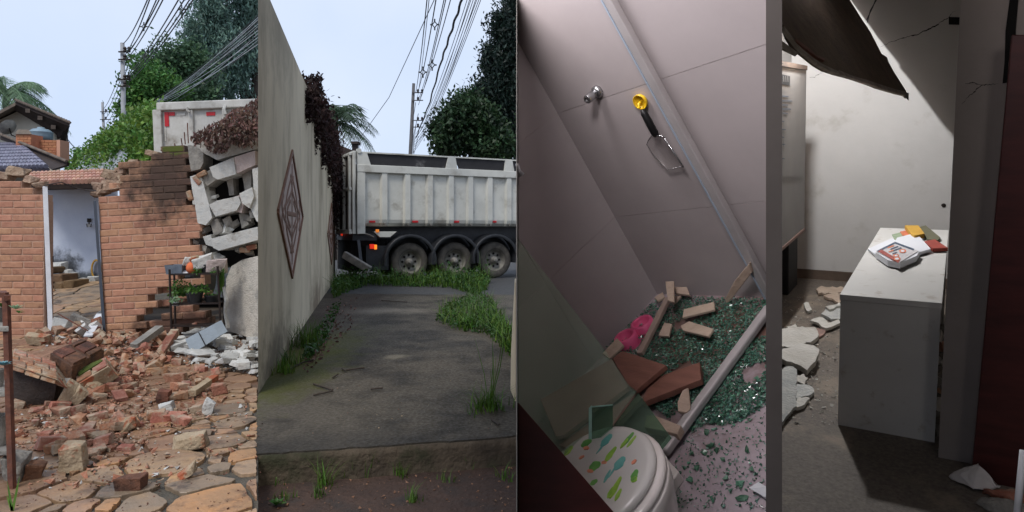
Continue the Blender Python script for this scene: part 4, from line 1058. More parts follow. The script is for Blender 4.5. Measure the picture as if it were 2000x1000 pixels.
rosette(P(37, 612, 3.88), .04, M_greenleaf, 'small fresh green shoot below the pale succulent', 8, .35)
rosette(P(6, 714, 3.86), .05, mat('blue_succulent', lin(112, 158, 166), lin(86, 130, 142), rough=.6), 'blue-green succulent rosette on the rusty stand', 30, .6)
rosette(P(4, 600, 4.0), .06, M_greenleaf, 'green leafy plant at the upper left edge on the stand', 20)
bl = thing('agave', 'long pointed green leaf at the foot of the rusty stand', 'plant', T(G(24, 1000)))
mb = MB()
for a, L in ((1.15, .2), (1.9, .17), (2.3, .1)):
    d = V((math.cos(a) * .5, 0, 1)).normalized(); mb.add([(-.008, 0, 0), (.008, 0, 0), d * L * .6 + V((.006, 0, 0)), d * L, d * L * .6 - V((.006, 0, 0))], [(0, 1, 2, 3, 4)])
mb.done('leaves', M_greenleaf, bl)
# ------------------------------------------------------------------ the lane beside the high wall
LOW = -.2
# soil in front of the step and the concrete drive
M_soil = mat('wet_soil', lin(92, 70, 58, .62), lin(70, 54, 46, .6), scale=3, rough=.85, bump=1, bscale=26, dirt=lin(62, 56, 52, .6), dscale=2, dpos=(.5, .7))
KR = (1009 - CX) / F
def soil_z(x, y): return LOW + mnoise.noise(V((x * 2.3, y * 2.3, 1))) * .015 + mnoise.noise(V((x * 9, y * 9, 4))) * .008
so = link('soil_ground', subdivided('soil_ground', -2.6, .4, 2.6, 5.6, 60, 60, soil_z, M_soil)); tag(so, kind='structure')
M_drive = mat('wet_concrete_drive', lin(118, 109, 94, .56), lin(92, 84, 72, .5), scale=38, rough=.7, spec=.25, bump=.4, bscale=70, dirt=lin(66, 60, 50, .45), dscale=1.5, dpos=(.42, .66), rvar=.18)
e0, e1 = G(504, 885), G(1009, 852)
drv = [V((KS * 4.98 + .0, 4.9, 0)), V((e1.x, e1.y, 0)), V((KR * 9, 9, 0)), V((.2, 16.5, 0)), V((-4.8, 16.5, 0)), V((KS * 6.0, 6.0, 0))]
def jag(a, b, n, amp, seed):
    r = random.Random(seed); return [a.lerp(b, i / n) + V((r.uniform(-amp, amp), r.uniform(-amp, amp), 0)) for i in range(1, n)]
outl = [V((KS * 4.6 + .02, 4.46, 0))] + jag(V((KS * 4.6, 4.46, 0)), V((e1.x, e1.y, 0)), 26, .012, 3) + [V((e1.x, e1.y + .03, 0)), V((KR * 9, 9, 0)), V((.3, 15.4, 0))] + jag(V((.3, 15.4, 0)), V((-4.6, 15.9, 0)), 14, .12, 5) + [V((-4.7, 15.9, 0)), V((KS * 6.05, 6.05, 0))]
dv = MB().prism(outl, (0, 0, -.3)).done('concrete_drive', M_drive); tag(dv, kind='structure')
M_step = mat('crumbling_kerb', lin(118, 104, 86, .5), lin(78, 68, 56, .46), scale=4, rough=.95, bump=1, bscale=30, dirt=lin(46, 46, 30), dscale=2.4, dpos=(.46, .62))
random.seed(9)
kx = MB(); fpts = []
N_ = 60
for i in range(N_ + 1):
    t = i / N_; a = V((KS * 4.6, 4.46, 0)).lerp(V((e1.x, e1.y, 0)), t)
    for k, (dy, z) in enumerate(((.05, -.012), (-.015, -.012), (-.03, -.05), (-.02, -.12), (-.05, -.215))):
        fpts.append(a + V((0, dy + (random.uniform(-.007, .007) if k else 0), z)))
kx.add(fpts, [(i * 5 + k, (i + 1) * 5 + k, (i + 1) * 5 + k + 1, i * 5 + k + 1) for i in range(N_) for k in range(4)])
tag(kx.done('step_edge', M_step, smooth=True), kind='structure')
M_asph = mat('asphalt', lin(58, 58, 58, .9), lin(74, 73, 72, .9), scale=8, rough=.85, bump=.4, bscale=90)
tag(MB().add([(-40, 15.0, -.012), (60, 15.0, -.012), (60, 34, -.012), (-40, 34, -.012)], [(0, 1, 2, 3)]).done('road', M_asph), kind='structure')
tag(MB().prism([V((.0, 9.2, -.03)), V((4, 9.2, -.03)), V((4, 16, -.03)), V((-.3, 16, -.03))], (0, 0, -.1)).done('verge', M_soil), kind='structure')
# stains on the drive: moss along the wall, pale worn patches, damp
stain(M_drive, tuple(G(590, 705)), (.6, 2.6, .5), lin(110, 112, 30, .55), .9, .9, 3.5)
stain(M_drive, tuple(G(548, 745)), (.5, 1.0, .5), lin(84, 88, 34, .5), .85, .9, 3.5)
stain(M_drive, tuple(G(700, 607)), (1.4, .6, .5), lin(160, 150, 134, .6), .7, .8, 2.0)
stain(M_drive, tuple(G(770, 696)), (.16, .16, .5), lin(160, 150, 128, .6), .7, .6, 3.0)
stain(M_drive, tuple(G(660, 600)), (.9, 5.0, .5), lin(72, 54, 44, .6), .75, .9, 2.0)
stain(M_drive, tuple(G(760, 880)), (2.4, .5, .8), lin(44, 42, 38, .6), .7, .9, 2.5)

# the high wall
w0 = V((G(504, 768).x, G(504, 768).y, 0)); w1 = V((G(655, 545).x, G(655, 545).y, 0))
wd = (w1 - w0).normalized()
fw = Fr(w0, wd, (-wd.y, wd.x, 0), (0, 0, 1))     # x along the wall away from the viewer, y to its far side
M_wall = mat('stained_wall_paint', lin(220, 206, 178, .92), lin(208, 194, 166, .9), scale=1.2, rough=.9, bump=.0, stretch=(.7, 1, .3), dirt=lin(152, 138, 114, .8), dscale=1.5, dpos=(.44, .74))
stain(M_wall, tuple(fw.w((7, 0, 0))), (16, 1.5, .75), lin(122, 100, 76, .7), .8, .9, 3.0)
stain(M_wall, tuple(fw.w((1.2, 0, .05))), (2.2, 1.5, .55), lin(84, 74, 58, .7), .75, .9, 4.0)
stain(M_wall, tuple(fw.w((1.5, 0, 3.8))), (5, 1.5, .7), lin(150, 140, 120, .8), .6, .9, 3.0)
kn, kf = -.6, 14.6
zt = fw.on(528, 0, 1, 0).z
zt2 = fw.on(598, 170, 1, 0).z
n_dir = V((KS, 1, 0))
back_start = (fw.I.to_3x3() @ n_dir); back_x = back_start.x / back_start.y * .22
hwl = MB().hexa([V((0, 0, -.3)), V((kf, 0, -.3)), V((kf, .22, -.3)), V((back_x, .22, -.3)), V((0, 0, zt)), V((kf, 0, zt2)), V((kf, .22, zt2)), V((back_x, .22, zt))]).done('boundary_wall', M_wall, M=fw.M)
tag(hwl, 'high pale stained boundary wall receding along the concrete drive', 'wall')
# diamond ornaments let into the wall
M_orn = mat('brown_ironwork', lin(126, 88, 66), lin(100, 68, 52), scale=12, rough=.7)
M_ornb = mat('pinkish_plaster', lin(206, 186, 174, .85), lin(190, 170, 158, .85), scale=6, rough=.9)
def diamond(label, top, left, right, bottom, glow=False):
    a, b, c, d = [fw.on(*p, 1, 0) for p in (top, left, bottom, right)]
    cx = (a.x + c.x) / 2; cz = (b.z + d.z) / 2; hw = (d.x - b.x) / 2; hh = (a.z - c.z) / 2; cx = (b.x + d.x) / 2
    t = thing('diamond_ornament', label, 'ornament', fw.M @ T((cx, 0, cz)), 'diamond ornaments on the wall')
    q = [V((0, 0, hh)), V((hw, 0, 0)), V((0, 0, -hh)), V((-hw, 0, 0))]
    MB().prism([p * .96 + V((0, -.004, 0)) for p in q], (0, .003, 0)).done('back_panel', M_ornb, t)
    for i in range(4):
        MB().bar(q[i] + V((0, -.012, 0)), q[(i + 1) % 4] + V((0, -.012, 0)), .055, .02, (0, 1, 0)).done('frame_bar', M_orn, t)
    def curve(f, n=22):
        mb = MB().tube([V((f(s)[0] * hw, 0, f(s)[1] * hh)) for s in np.linspace(0, 1, n)], .03, 6)
        for p in mb.v: p.y = -.009 + p.y * .12
        mb.done('scroll', M_orn, t)
    for sg in (-1, 1):
        curve(lambda s: (sg * .5 * math.sin(3.1416 * s), -.62 + 1.24 * s))
        curve(lambda s: (sg * (.62 - .5 * s + .22 * math.sin(6.283 * s)), -.25 + .85 * s))
        curve(lambda s: (sg * (.62 - .5 * s + .22 * math.sin(6.283 * s)), .25 - .85 * s))
        curve(lambda s: (sg * (.12 + .26 * math.sin(3.1416 * s)), .2 - .4 * s))
    curve(lambda s: (0, -.8 + 1.6 * s), 4)
    curve(lambda s: (-.4 + .8 * s, 0), 4)
    if glow: pass
    return t
diamond('large diamond-shaped brown lattice ornament near on the pale wall', (574, 305), (541, 413), (590, 422), (563, 550), True)
diamond('smaller farther diamond-shaped lattice ornament on the pale wall', (648, 396), (639, 452), (653, 460), (644, 515))
# dead creeper hanging over the far end of the wall
vx0 = fw.on(598, 170, 1, 0).x
cpts = []
random.seed(15)
for _ in range(9000):
    x = random.uniform(vx0 - .25, kf + .3); f = (x - vx0) / (kf - vx0)
    drop = (.35 + 1.0 * f + .35 * math.sin(x * 3.1) + .22 * math.sin(x * 7.7)) * random.random() ** .9
    if f > .82: drop *= 1.7
    y = -abs(random.gauss(0, .12)) if drop > .1 else random.uniform(-.2, .35)
    z = zt2 + .16 - drop + random.uniform(-.05, .12) - max(0, (vx0 + .5 - x)) * .4
    cpts.append(tuple(fw.w((x, y, z))))
cv = link('dead_creeper', leaf_mesh('dead_creeper', cpts, .1, leafmat('dark_dead_leaves', lin(62, 42, 38), lin(34, 24, 24), rough=.8, isl=.5), asp=2.2, droop=.6))
tag(cv, 'dark dried creeper draped over the far end of the high wall', 'creeper')
tag(MB().tube([fw.w((vx0 - .5, .1, zt - .02)), fw.w((vx0 - .5, .1, zt + .12)), fw.w((vx0 - .35, .1, zt + .13))], .008, 5).done('wall_hook', M_iron), 'small wire hook on top of the high wall', 'hook')

# ------------------------------------------------------------------ the dump truck across the lane
M_truck = mat('white_truck_steel', lin(220, 219, 210, .84), lin(204, 203, 194, .82), scale=2.2, rough=.45, bump=.08, bscale=9, dirt=lin(160, 154, 142, .8), dscale=1.8, dpos=(.5, .75))
M_tarp = mat('sooty_board', lin(30, 29, 31), lin(48, 46, 48), scale=2, rough=.7, dirt=lin(120, 118, 116), dscale=2.2, dpos=(.58, .78))
M_rub = mat('dusty_tyre', lin(56, 53, 50), lin(88, 83, 76), scale=6, rough=.9, bump=.4, bscale=30)
M_fend = mat('black_mudguard', lin(22, 23, 26), lin(44, 46, 50), scale=5, rough=.45)
M_rim = mat('dusty_rim', lin(150, 146, 138, .8), lin(110, 106, 98, .8), scale=8, rough=.55, metal=.3)
M_amber = mat('amber_lamp', lin(230, 140, 60), rough=.3, emit=(lin(255, 140, 50), .25))
M_rlamp = mat('lit_red_lamp', lin(210, 40, 30), rough=.3, emit=(lin(255, 60, 30), .3))
M_olamp = mat('lit_orange_lamp', lin(240, 120, 40), rough=.3, emit=(lin(255, 140, 40), .7))
ta = P(697, 550, 18.9); tb_ = P(1008, 548, 21.2)
ta = V((ta.x, 18.9, 0)); tb2 = V((tb_.x, 21.2, 0)); td = (tb2 - ta).normalized()
fk = Fr(ta, td, (-td.y, td.x, 0), (0, 0, 1))
trk = thing('dump_truck', 'long white dump trailer crossing the lane behind the wall', 'truck', fk.M)
q = lambda x, y, d=0: fk.on(x, y, 1, d)
X0 = q(697, 450).x; X1 = q(1075, 450).x
zb = q(700, 450).z; zr0 = q(700, 336).z; zr1 = q(700, 321).z; ztop = q(700, 296).z; zsh = q(760, 437).z
# side: panels, ribs that curl under, rail and top boards
prof = [(0.0, zr0), (0.0, zsh + .12), (.03, zsh + .02), (.12, zsh - .06), (.35, zsh - .09)]
sp = MB()
for (ya, za), (yb, zb2) in zip(prof[:-1], prof[1:]): sp.add([(X0, ya + .06, za), (X1, ya + .06, za), (X1, yb + .06, zb2), (X0, yb + .06, zb2)], [(0, 1, 2, 3)])
sp.done('side_panel', M_truck, trk, smooth=True)
MB().box((X0, .07, zsh + .1), (X1, 2.4, zr1)).done('load_body', M_truck, trk)
MB().box((X0 - .02, -.05, zr0), (X1, .1, zr1)).done('side_rail', M_truck, trk, bevel=.015)
for px in (751, 796, 840, 881, 919, 957, 994, 1030):
    x = q(px, 400).x; w = .075
    rbm = MB()
    pr2 = [(p[0], p[1]) for p in prof]
    a = [V((x - w, y - .03, z)) for y, z in pr2]; b = [V((x + w, y - .03, z)) for y, z in pr2]
    a2 = [V((x - w - .05, y + .06, z)) for y, z in pr2]; b2 = [V((x + w + .05, y + .06, z)) for y, z in pr2]
    for i in range(len(pr2) - 1):
        rbm.add([a[i], b[i], b[i + 1], a[i + 1]], [(0, 1, 2, 3)]); rbm.add([a[i], a[i + 1], a2[i + 1], a2[i]], [(0, 1, 2, 3)]); rbm.add([b[i], b[i + 1], b2[i + 1], b2[i]], [(0, 1, 2, 3)])
    rbm.done('rib', M_truck, trk)
    MB().lathe([(.03, -.05), (.03, .02)], 8, T((x + .02, .0, zsh - .02)) @ Euler((R(90), 0, 0)).to_matrix().to_4x4()).done('bolt', M_rim, trk)
# top boards
for x0, x1 in ((716, 872), (893, 984), (1003, 1070)):
    xa, xb = q(x0, 310).x, q(x1, 310).x
    MB().prism([V((xa - .02, .02, ztop - .03)), V((xb + .04, .02, ztop - .03)), V((xb, .02, zr1 - .01)), V((xa + .06, .02, zr1 - .01))], (0, .04, 0)).done('top_board', M_tarp, trk)
zt_ = q(760, 297).z
for x0, x1, xa, xb in ((697, 716, 697, 724), (875, 889, 870, 893), (987, 1000, 984, 1004)):
    MB().prism([V((q(x0, 310).x, -.03, ztop)), V((q(x1, 310).x, -.03, ztop)), V((q(xb, 310).x, -.03, zr1 - .005)), V((q(xa, 310).x, -.03, zr1 - .005))], (0, .07, 0)).done('board_stake', M_truck, trk, bevel=.01)
MB().bar((X0, .0, q(700, 297).z), (X1, .0, q(700, 297).z), .05, .04).done('board_edge', M_truck, trk)
# rear frame and tailgate
MB().box((X0 - .0, -.04, q(700, 457).z), (q(713, 450).x, .1, zr0)).done('corner_post', M_truck, trk, bevel=.015)
MB().box((X0 - .13, -.03, q(700, 457).z), (X0 - .03, 2.42, q(700, 295).z)).done('tailgate_frame', M_truck, trk, bevel=.02)
for z0, z1 in ((366, 372), (298, 304), (448, 457)):
    MB().box((X0 - .22, .0, q(700, z1).z), (X0 - .12, 2.4, q(700, z0).z)).done('tailgate_rail', M_truck, trk, bevel=.015)
for y0 in (.05, .75, 1.5, 2.2):
    MB().box((X0 - .22, y0, q(700, 457).z), (X0 - .12, y0 + .12, q(700, 298).z)).done('tailgate_stile', M_truck, trk, bevel=.015)
MB().box((X0 - .15, .0, q(700, 452).z), (X0 - .125, 2.4, q(700, 300).z)).done('tailgate_plate', mat('rusty_dark_plate', lin(74, 64, 58), lin(52, 46, 44), scale=3, rough=.8), trk)
MB().tube([(X0 + .05, -.06, q(707, 297).z + .03), (X0 + .05, .05, q(707, 297).z + .03)], .07, 12).done('hinge', M_truck, trk)
hs2 = MB().tube([(X0 - .03, -.05, q(700, 300).z), (X0 - .02, -.06, q(700, 330).z), (X0 - .05, -.05, q(700, 380).z), (X0 - .03, -.05, q(700, 455).z)], .012, 5); hs2.done('cable', M_fend, trk)
for px in (728, 812, 892, 965, 1040):
    MB().box((q(px - 6, 430).x, -.02 + .055, q(px, 435).z), (q(px + 6, 430).x, .065, q(px, 431).z)).done('red_marker', M_red, trk, bevel=.008)
# underbody
MB().box((X0 + .2, .5, .75), (X1, 1.9, zsh - .05)).done('chassis', M_fend, trk)
MB().prism([q(730, 452, .05), q(775, 452, .05), q(762, 463, .05), q(742, 463, .05)], (0, .2, 0)).done('bracket', M_truck, trk)
MB().box((q(735, 450).x, .02, q(739, 454).z), (q(741, 450).x, .1, q(739, 448).z)).done('amber_lamp', M_amber, trk, bevel=.01)
MB().tube([q(712, 456, .0), q(722, 459, -.05), q(730, 463, 0)], .02, 6).done('handle', M_rim, trk)
wheel_r = .57
def wheel(px):
    c = q(px, 520, .12); c.z = wheel_r
    w = link('wheel', None, trk, T((c.x, .12, c.z)) @ Euler((R(90), 0, 0)).to_matrix().to_4x4()); w.empty_display_size = .1
    prof_t = [(.34, .0), (.39, .035), (.49, .03), (.55, .0), (.57, -.06), (.57, -.24), (.54, -.3), (.3, -.3)]
    MB().lathe(prof_t, 40, cap=False).done('tyre', M_rub, w, smooth=True)
    MB().lathe([(.35, .012), (.335, -.02), (.3, -.05), (.28, -.13), (.12, -.14), (.11, -.02), (.07, .0), (.005, .0)], 32, cap=False).done('rim', M_rim, w, smooth=True)
    for k in range(8):
        a = k * .7854; MB().lathe([(.036, 0), (.036, .012), (.001, .012)], 10, T((.2 * math.cos(a), .2 * math.sin(a), -.128))).done('hand_hole', M_void, w)
    MB().lathe([(.075, 0), (.07, .05), (.04, .07), (.001, .07)], 16, T((0, 0, 0))).done('hub', M_concdk, w, smooth=True)
    return c
def fender(px):
    c = q(px, 520, .0); mb = MB(); n = 16; prev = None; vs = []
    for k in range(n + 1):
        a = R(-8 + 196 * k / n); r = .8
        for (rr, y) in ((r - .1, -.06), (r - .02, -.1), (r, -.06), (r, .45)): vs.append((c.x + rr * 1.02 * math.cos(a), y, wheel_r + .02 + rr * math.sin(a)))
    mb.add(vs, [(i * 4 + k, (i + 1) * 4 + k, (i + 1) * 4 + k + 1, i * 4 + k + 1) for i in range(n) for k in range(3)])
    mb.done('mudguard', M_fend, trk, smooth=True)
for px in (801, 889, 967, 1048): wheel(px); fender(px)
for px in (801, 889, 967):
    c = q(px, 520, .12)
    MB().tube([(c.x, .3, wheel_r), (c.x, 2.2, wheel_r)], .09, 10).done('axle', M_fend, trk)
    MB().lathe([(.05, -.3), (.53, -.3), (.53, 0), (.05, 0)], 28, T((c.x, 2.3, wheel_r)) @ Euler((R(90), 0, 0)).to_matrix().to_4x4()).done('far_wheel', M_rub, trk)
# rear lights and bumper bar with stripes
MB().box((X0 - .1, .1, q(700, 470).z), (X0 + .6, 2.2, q(700, 456).z)).done('rear_crossbeam', M_fend, trk)
MB().box((q(723, 480).x, -.02, q(728, 486).z), (q(731, 480).x, .1, q(728, 477).z)).done('red_tail_lamp', M_rlamp, trk, bevel=.01)
MB().box((q(731.5, 480).x, -.025, q(737, 487).z), (q(736, 480).x, .1, q(737, 478).z)).done('orange_tail_lamp', M_olamp, trk, bevel=.01)
MB().lathe([(.001, .05), (.07, .04), (.08, 0), (.001, -.02)], 14, T((X0 - .14, 1.2, q(669, 456).z)) @ Euler((0, R(-90), 0)).to_matrix().to_4x4()).done('round_tail_lamp', M_rlamp, trk)
bq0, bq1 = fk.at(672, 497, 18.6), fk.at(722, 527, 18.3)
MB().bar(bq0, bq1, .14, .2).done('bumper_bar', M_concdk, trk, bevel=.02)
for i in range(7):
    t0 = .38 + i * .085
    p0 = bq0.lerp(bq1, t0); p1 = bq0.lerp(bq1, t0 + .03)
    MB().bar(p0 + V((0, -.08, -.12)), p1 + V((.03, -.08, .0)), .03, .012).done('warning_stripe', M_red if i % 2 else M_white, trk)
MB().bar(fk.at(700, 470, 18.9), fk.at(705, 512, 18.5), .08, .08).done('bumper_arm', M_fend, trk)
MB().box((X0 - .05, .5, .3), (X0 + 1.2, 2.3, 1.25)).done('rear_shade_block', M_void, trk)  # black box put in for the dark shade under the trailer's rear
MB().box((q(716, 490).x, .05, .35), (q(760, 490).x, .5, q(750, 480).z)).done('mud_flap', M_fend, trk)

# ------------------------------------------------------------------ behind the truck
palm_b = P(652, 330, 34)
palm('dark green palm above the creeper behind the high wall', (palm_b.x, palm_b.y, 0), P(656, 240, 34), 30, 2.9, leafmat('palm_dark', lin(86, 108, 82), lin(46, 64, 50), isl=.25), .022, 9, .6)
rr = thing('far_roof', 'dark roof corner with a small chimney left of the truck', 'roof')
MB().prism([P(655, 280, 30), P(690, 294, 30), P(690, 302, 30), P(655, 300, 30)], (0, 2, 0)).done('roof', M_soffit, rr)
MB().prism([P(687, 279, 29.5), P(698, 279, 29.5), P(697, 299, 29.5), P(688, 299, 29.5)], (0, .3, 0)).done('chimney', M_iron, rr)
MB().prism([P(685, 276, 29.4), P(700, 276, 29.4), P(699, 281, 29.4), P(686, 281, 29.4)], (0, .5, 0)).done('chimney_cap', M_soffit, rr)
M_pole2 = mat('dark_concrete_pole', lin(104, 102, 104, .8), lin(84, 82, 84, .8), scale=4, rough=.9)
YP = 27
pole('concrete power pole standing behind the white dump trailer', (808, 163), (801, 310), YP, .06, .1, True, M_pole2)
for px, py, tx, ty, r in [(812, 180, 838, -40, .013), (816, 180, 858, -40, .014), (815, 192, 842, -40, .009), (819, 190, 880, -60, .012), (818, 196, 896, -60, .012), (817, 205, 884, -60, .012)]:
    wire('power_line', sag(P(px, py, YP), P(tx, ty, 10), .2), r * .8, 'overhead line of the bundle running to the pole behind the trailer', 'lane power lines')
wire('guy_line', [P(698, 277, 29.4), P(760, 190, 24), P(848, 0, 16), P(862, -50, 14)], .011, 'single thin line rising diagonally from the small chimney', None)
tz = [P(812 - 6 * 0, 270, YP), P(838, 205, 20), P(862, 120, 15), P(882, 60, 12.5), P(906, -10, 11), P(915, -50, 10)]
tz2 = []
for i in range(len(tz) - 1):
    for k in range(10): tz2.append(tz[i].lerp(tz[i + 1], k / 10) + V((math.sin((i * 10 + k) * 1.3) * .012, 0, math.cos((i * 10 + k) * 1.3) * .012)))
wire('twisted_cable', tz2, .022, 'thick black twisted cable sweeping up above the trailer', None)
for i in range(8):
    wire('telephone_cable', sag(P(812 - i * .6, 262 + i * 5, YP), P(928 + i * 4.2, -50, 11.0), random.uniform(.3, .5)), .007, 'thin cable in the fan of parallel cables right of the twisted one', 'lane telephone cables')
for i in range(4):
    wire('power_line', [P(812 + (i % 2) * 5, 200 + i * 22, YP), P(808 + (i % 2) * 4, 225 + i * 20, YP + 4), P(806 + i, 300, YP + 14)], .012, 'short line running down the street behind the pole', 'lines behind the lane pole')
for px, py, Y in [(849, 48, 14), (826, 141, 21), (844, 127, 20)]: spacer(P(px, py, Y), 10 * Y / F, 'cross-shaped spacer clamped on the lane lines', 'spacers of the lane lines')
M_dk = leafmat('dark_leaf', lin(62, 88, 54), lin(20, 34, 22), isl=.5)
M_dk2 = leafmat('dark_conifer_leaf', lin(42, 60, 50), lin(16, 26, 24), isl=.5)
def blob2(px, py, Y, rx, ry, n): return (tuple(P(px, py, Y)), (rx * Y / F, 1.8, ry * Y / F), n)
tree('broadleaf_tree', 'dark bushy tree standing behind the right end of the trailer', (P(905, 320, 36).x, 36, 0), 6, .25,
     [blob2(880, 255, 36, 36, 42, 60), blob2(900, 225, 36, 36, 36, 45), blob2(935, 250, 36, 48, 64, 85), blob2(868, 285, 36, 24, 22, 20), blob2(915, 200, 36, 28, 24, 20), blob2(960, 290, 36, 60, 30, 60)], M_dk, .26, 70, .3, 'trees behind the trailer', hollow=.2)
tree('conifer', 'tall dark conifer rising at the right edge of the lane', (P(985, 320, 38).x, 38, 0), 12, .3,
     [blob2(985, 60, 38, 24, 50, 60), blob2(1010, 20, 38, 22, 50, 50), blob2(975, 140, 38, 30, 60, 90), blob2(960, 200, 38, 40, 50, 90), blob2(1000, 180, 38, 30, 80, 120), blob2(985, 260, 38, 50, 50, 110), blob2(962, 120, 38, 18, 20, 22), blob2(1015, 100, 38, 20, 60, 60)], M_dk2, .28, 70, (.26, .3, .34), 'trees behind the trailer', asp=2.8, droop=.9, hollow=.2)

# ------------------------------------------------------------------ grass and weeds of the lane
M_grass = leafmat('lush_grass', lin(98, 132, 44, .8), lin(54, 84, 28, .8), isl=.4)
M_weed = leafmat('weed_leaf', lin(70, 108, 44, .8), lin(36, 64, 26, .8), isl=.4)
random.seed(41)
def verge_pts(n, poly, seed): return [tuple(G(x, y)) for x, y in sample_px(poly, n, seed)]
v1 = [(650, 560), (668, 540), (720, 545), (800, 548), (890, 545), (925, 540), (958, 552), (950, 566), (930, 578), (905, 570), (880, 562), (800, 560), (720, 558), (690, 566), (668, 576), (652, 584), (648, 572)]
vg = verge_pts(2200, v1, 1)
vh = np.array([max(.08, .42 + .55 * mnoise.noise(V((p[0] * 1.7, p[1] * 1.7, 2))) + .25 * mnoise.noise(V((p[0] * 5, p[1] * 5, 7)))) * random.uniform(.5, 1.3) for p in vg])
g1 = link('verge_grass', blades('verge_grass', vg, vh, M_grass, .009, .9)); tag(g1, 'lush grass verge in front of the truck wheels', 'grass', kind='stuff')
lp = []
for x, y in sample_px(v1, 4200, 2):
    p = G(x, y); hmax = max(.05, .26 + .5 * mnoise.noise(V((p.x * 1.7, p.y * 1.7, 2))))
    lp.append(tuple(p + V((0, 0, random.uniform(.0, hmax)))))
g2 = link('verge_weeds', leaf_mesh('verge_weeds', lp, .085, M_weed, asp=1.7)); tag(g2, 'leafy weeds growing along the verge under the truck', 'weeds', kind='stuff')
v2 = [(850, 628), (872, 600), (905, 585), (940, 575), (962, 590), (985, 630), (1005, 660), (1005, 712), (990, 690), (950, 655), (890, 645)]
g3 = link('verge_grass', blades('verge_grass', verge_pts(900, v2, 3), .34, M_grass, .008, 1.0)); tag(g3, 'thick tuft of grass spilling over the right edge of the drive', 'grass', kind='stuff')
lp = [tuple(G(x, y) + V((0, 0, random.uniform(.0, .12)))) for x, y in sample_px(v2, 1500, 4)]
g5 = link('verge_weeds', leaf_mesh('verge_weeds', lp, .07, M_weed, asp=2.0)); tag(g5, 'low weeds at the foot of the right-hand grass', 'weeds', kind='stuff')
v3 = [(612, 655), (640, 615), (652, 600), (668, 590), (650, 640), (630, 680), (600, 712), (590, 702)]
lp = [tuple(G(x, y) + V((0, 0, random.uniform(.0, .1)))) for x, y in sample_px(v3, 420, 6)]
g6 = link('wall_weeds', leaf_mesh('wall_weeds', lp, .06, M_weed, asp=1.6)); tag(g6, 'small weeds and litter along the foot of the high wall', 'weeds', kind='stuff')
def tuft(label, px, py, n, h, spread, w=.006, z=0.0, lean=.7, group='grass tufts of the lane'):
    c = G(px, py, z)
    o = link('grass_tuft', blades('grass_tuft', [(random.gauss(0, spread), random.gauss(0, spread), 0) for _ in range(n)], h, M_grass, w, lean), None, T(c)); return tag(o, label, 'grass', group)
tuft('upright grass tuft at the foot of the high wall', 598, 676, 150, .42, .10)
tuft('small grass tuft by the wall nearer to the viewer', 556, 728, 60, .2, .06)
tuft('thin weed tuft against the bottom of the wall', 566, 712, 60, .25, .06)
for px, py, n, h in [(690, 928, 40, .16), (722, 926, 46, .2), (783, 930, 26, .12), (632, 950, 40, .2), (628, 968, 26, .12), (920, 912, 40, .12), (985, 935, 26, .1), (810, 980, 30, .12), (875, 940, 16, .08), (556, 975, 26, .08), (600, 905, 30, .2), (545, 945, 20, .07)]:
    tuft('little grass tuft sprouting from the soil below the step', px, py, n, h, .03, .004, LOW, .6, 'tufts on the soil below the step')
rosette(G(540, 990, LOW) + V((0, 0, .01)), .07, M_weed, 'small leafy weed in the soil at the lower left of the lane', 14, .6, name='weed')
# tall thin weeds on the right
wd_ = thing('tall_weed', 'tall spindly weed rooted on the right of the drive', 'weed', T(G(955, 800)))
mb = MB()
for i in range(9):
    a = random.uniform(0, 6.28); L = random.uniform(.3, .85); d = V((math.cos(a) * .22, math.sin(a) * .22, 1))
    mb.tube([(0, 0, 0), d * L * .5 + V((.02, 0, 0)), d * L], [.004, .003, .001], 4)
mb.done('stalks', M_grass, wd_)
link('leaves', blades('leaves', [(random.gauss(0, .07), random.gauss(0, .07), 0) for _ in range(140)], .22, M_grass, .005, .9), wd_)
we = MB().prism([P(1005, 552, 5.85), P(1008, 552, 5.85), P(1008, 790, 5.85), P(997, 762, 5.85), P(998, 690, 5.85)], (.004, .5, 0)).done('wall_end', M_wall, bevel=.01)
tag(we, 'narrow pale wall end at the right edge of the drive', 'wall')
# fallen twigs and leaf litter
for i, pts_ in enumerate([[(612, 752), (650, 766)], [(612, 774), (650, 768)], [(724, 762), (748, 762)], [(650, 740), (660, 735)], [(676, 725), (712, 722)], [(560, 726), (590, 712), (612, 708)], [(745, 588), (795, 592)], [(960, 822), (975, 835)], [(668, 722), (674, 728)]]):
    tag(MB().tube([G(*p) + V((0, 0, .012 + .01 * k)) for k, p in enumerate(pts_)], .008, 5).done('twig', M_bark), 'thin dry twig lying on the concrete drive', 'twig', 'twigs on the drive')
ll = [tuple(G(x, y) + V((0, 0, .01))) for x, y in sample_px([(640, 600), (700, 580), (690, 640), (640, 690), (600, 730), (590, 720)], 260, 31)]
tag(link('leaf_litter', leaf_mesh('leaf_litter', ll, .05, M_dead, asp=1.6)), 'brown leaf litter along the left side of the drive', 'leaf litter', kind='stuff')
crumbs([(520, 580), (990, 640), (1000, 840), (520, 860)], 220, .003, .007, 33, M_mort2, 'drive_grit', 'pale grit scattered over the concrete drive', lambda x, y: G(x, y))
crumbs([(510, 910), (1000, 900), (1000, 1000), (510, 1000)], 260, .006, .014, 34, M_mud, 'soil_grit', 'stones scattered in the soil below the step', lambda x, y: G(x, y, LOW))
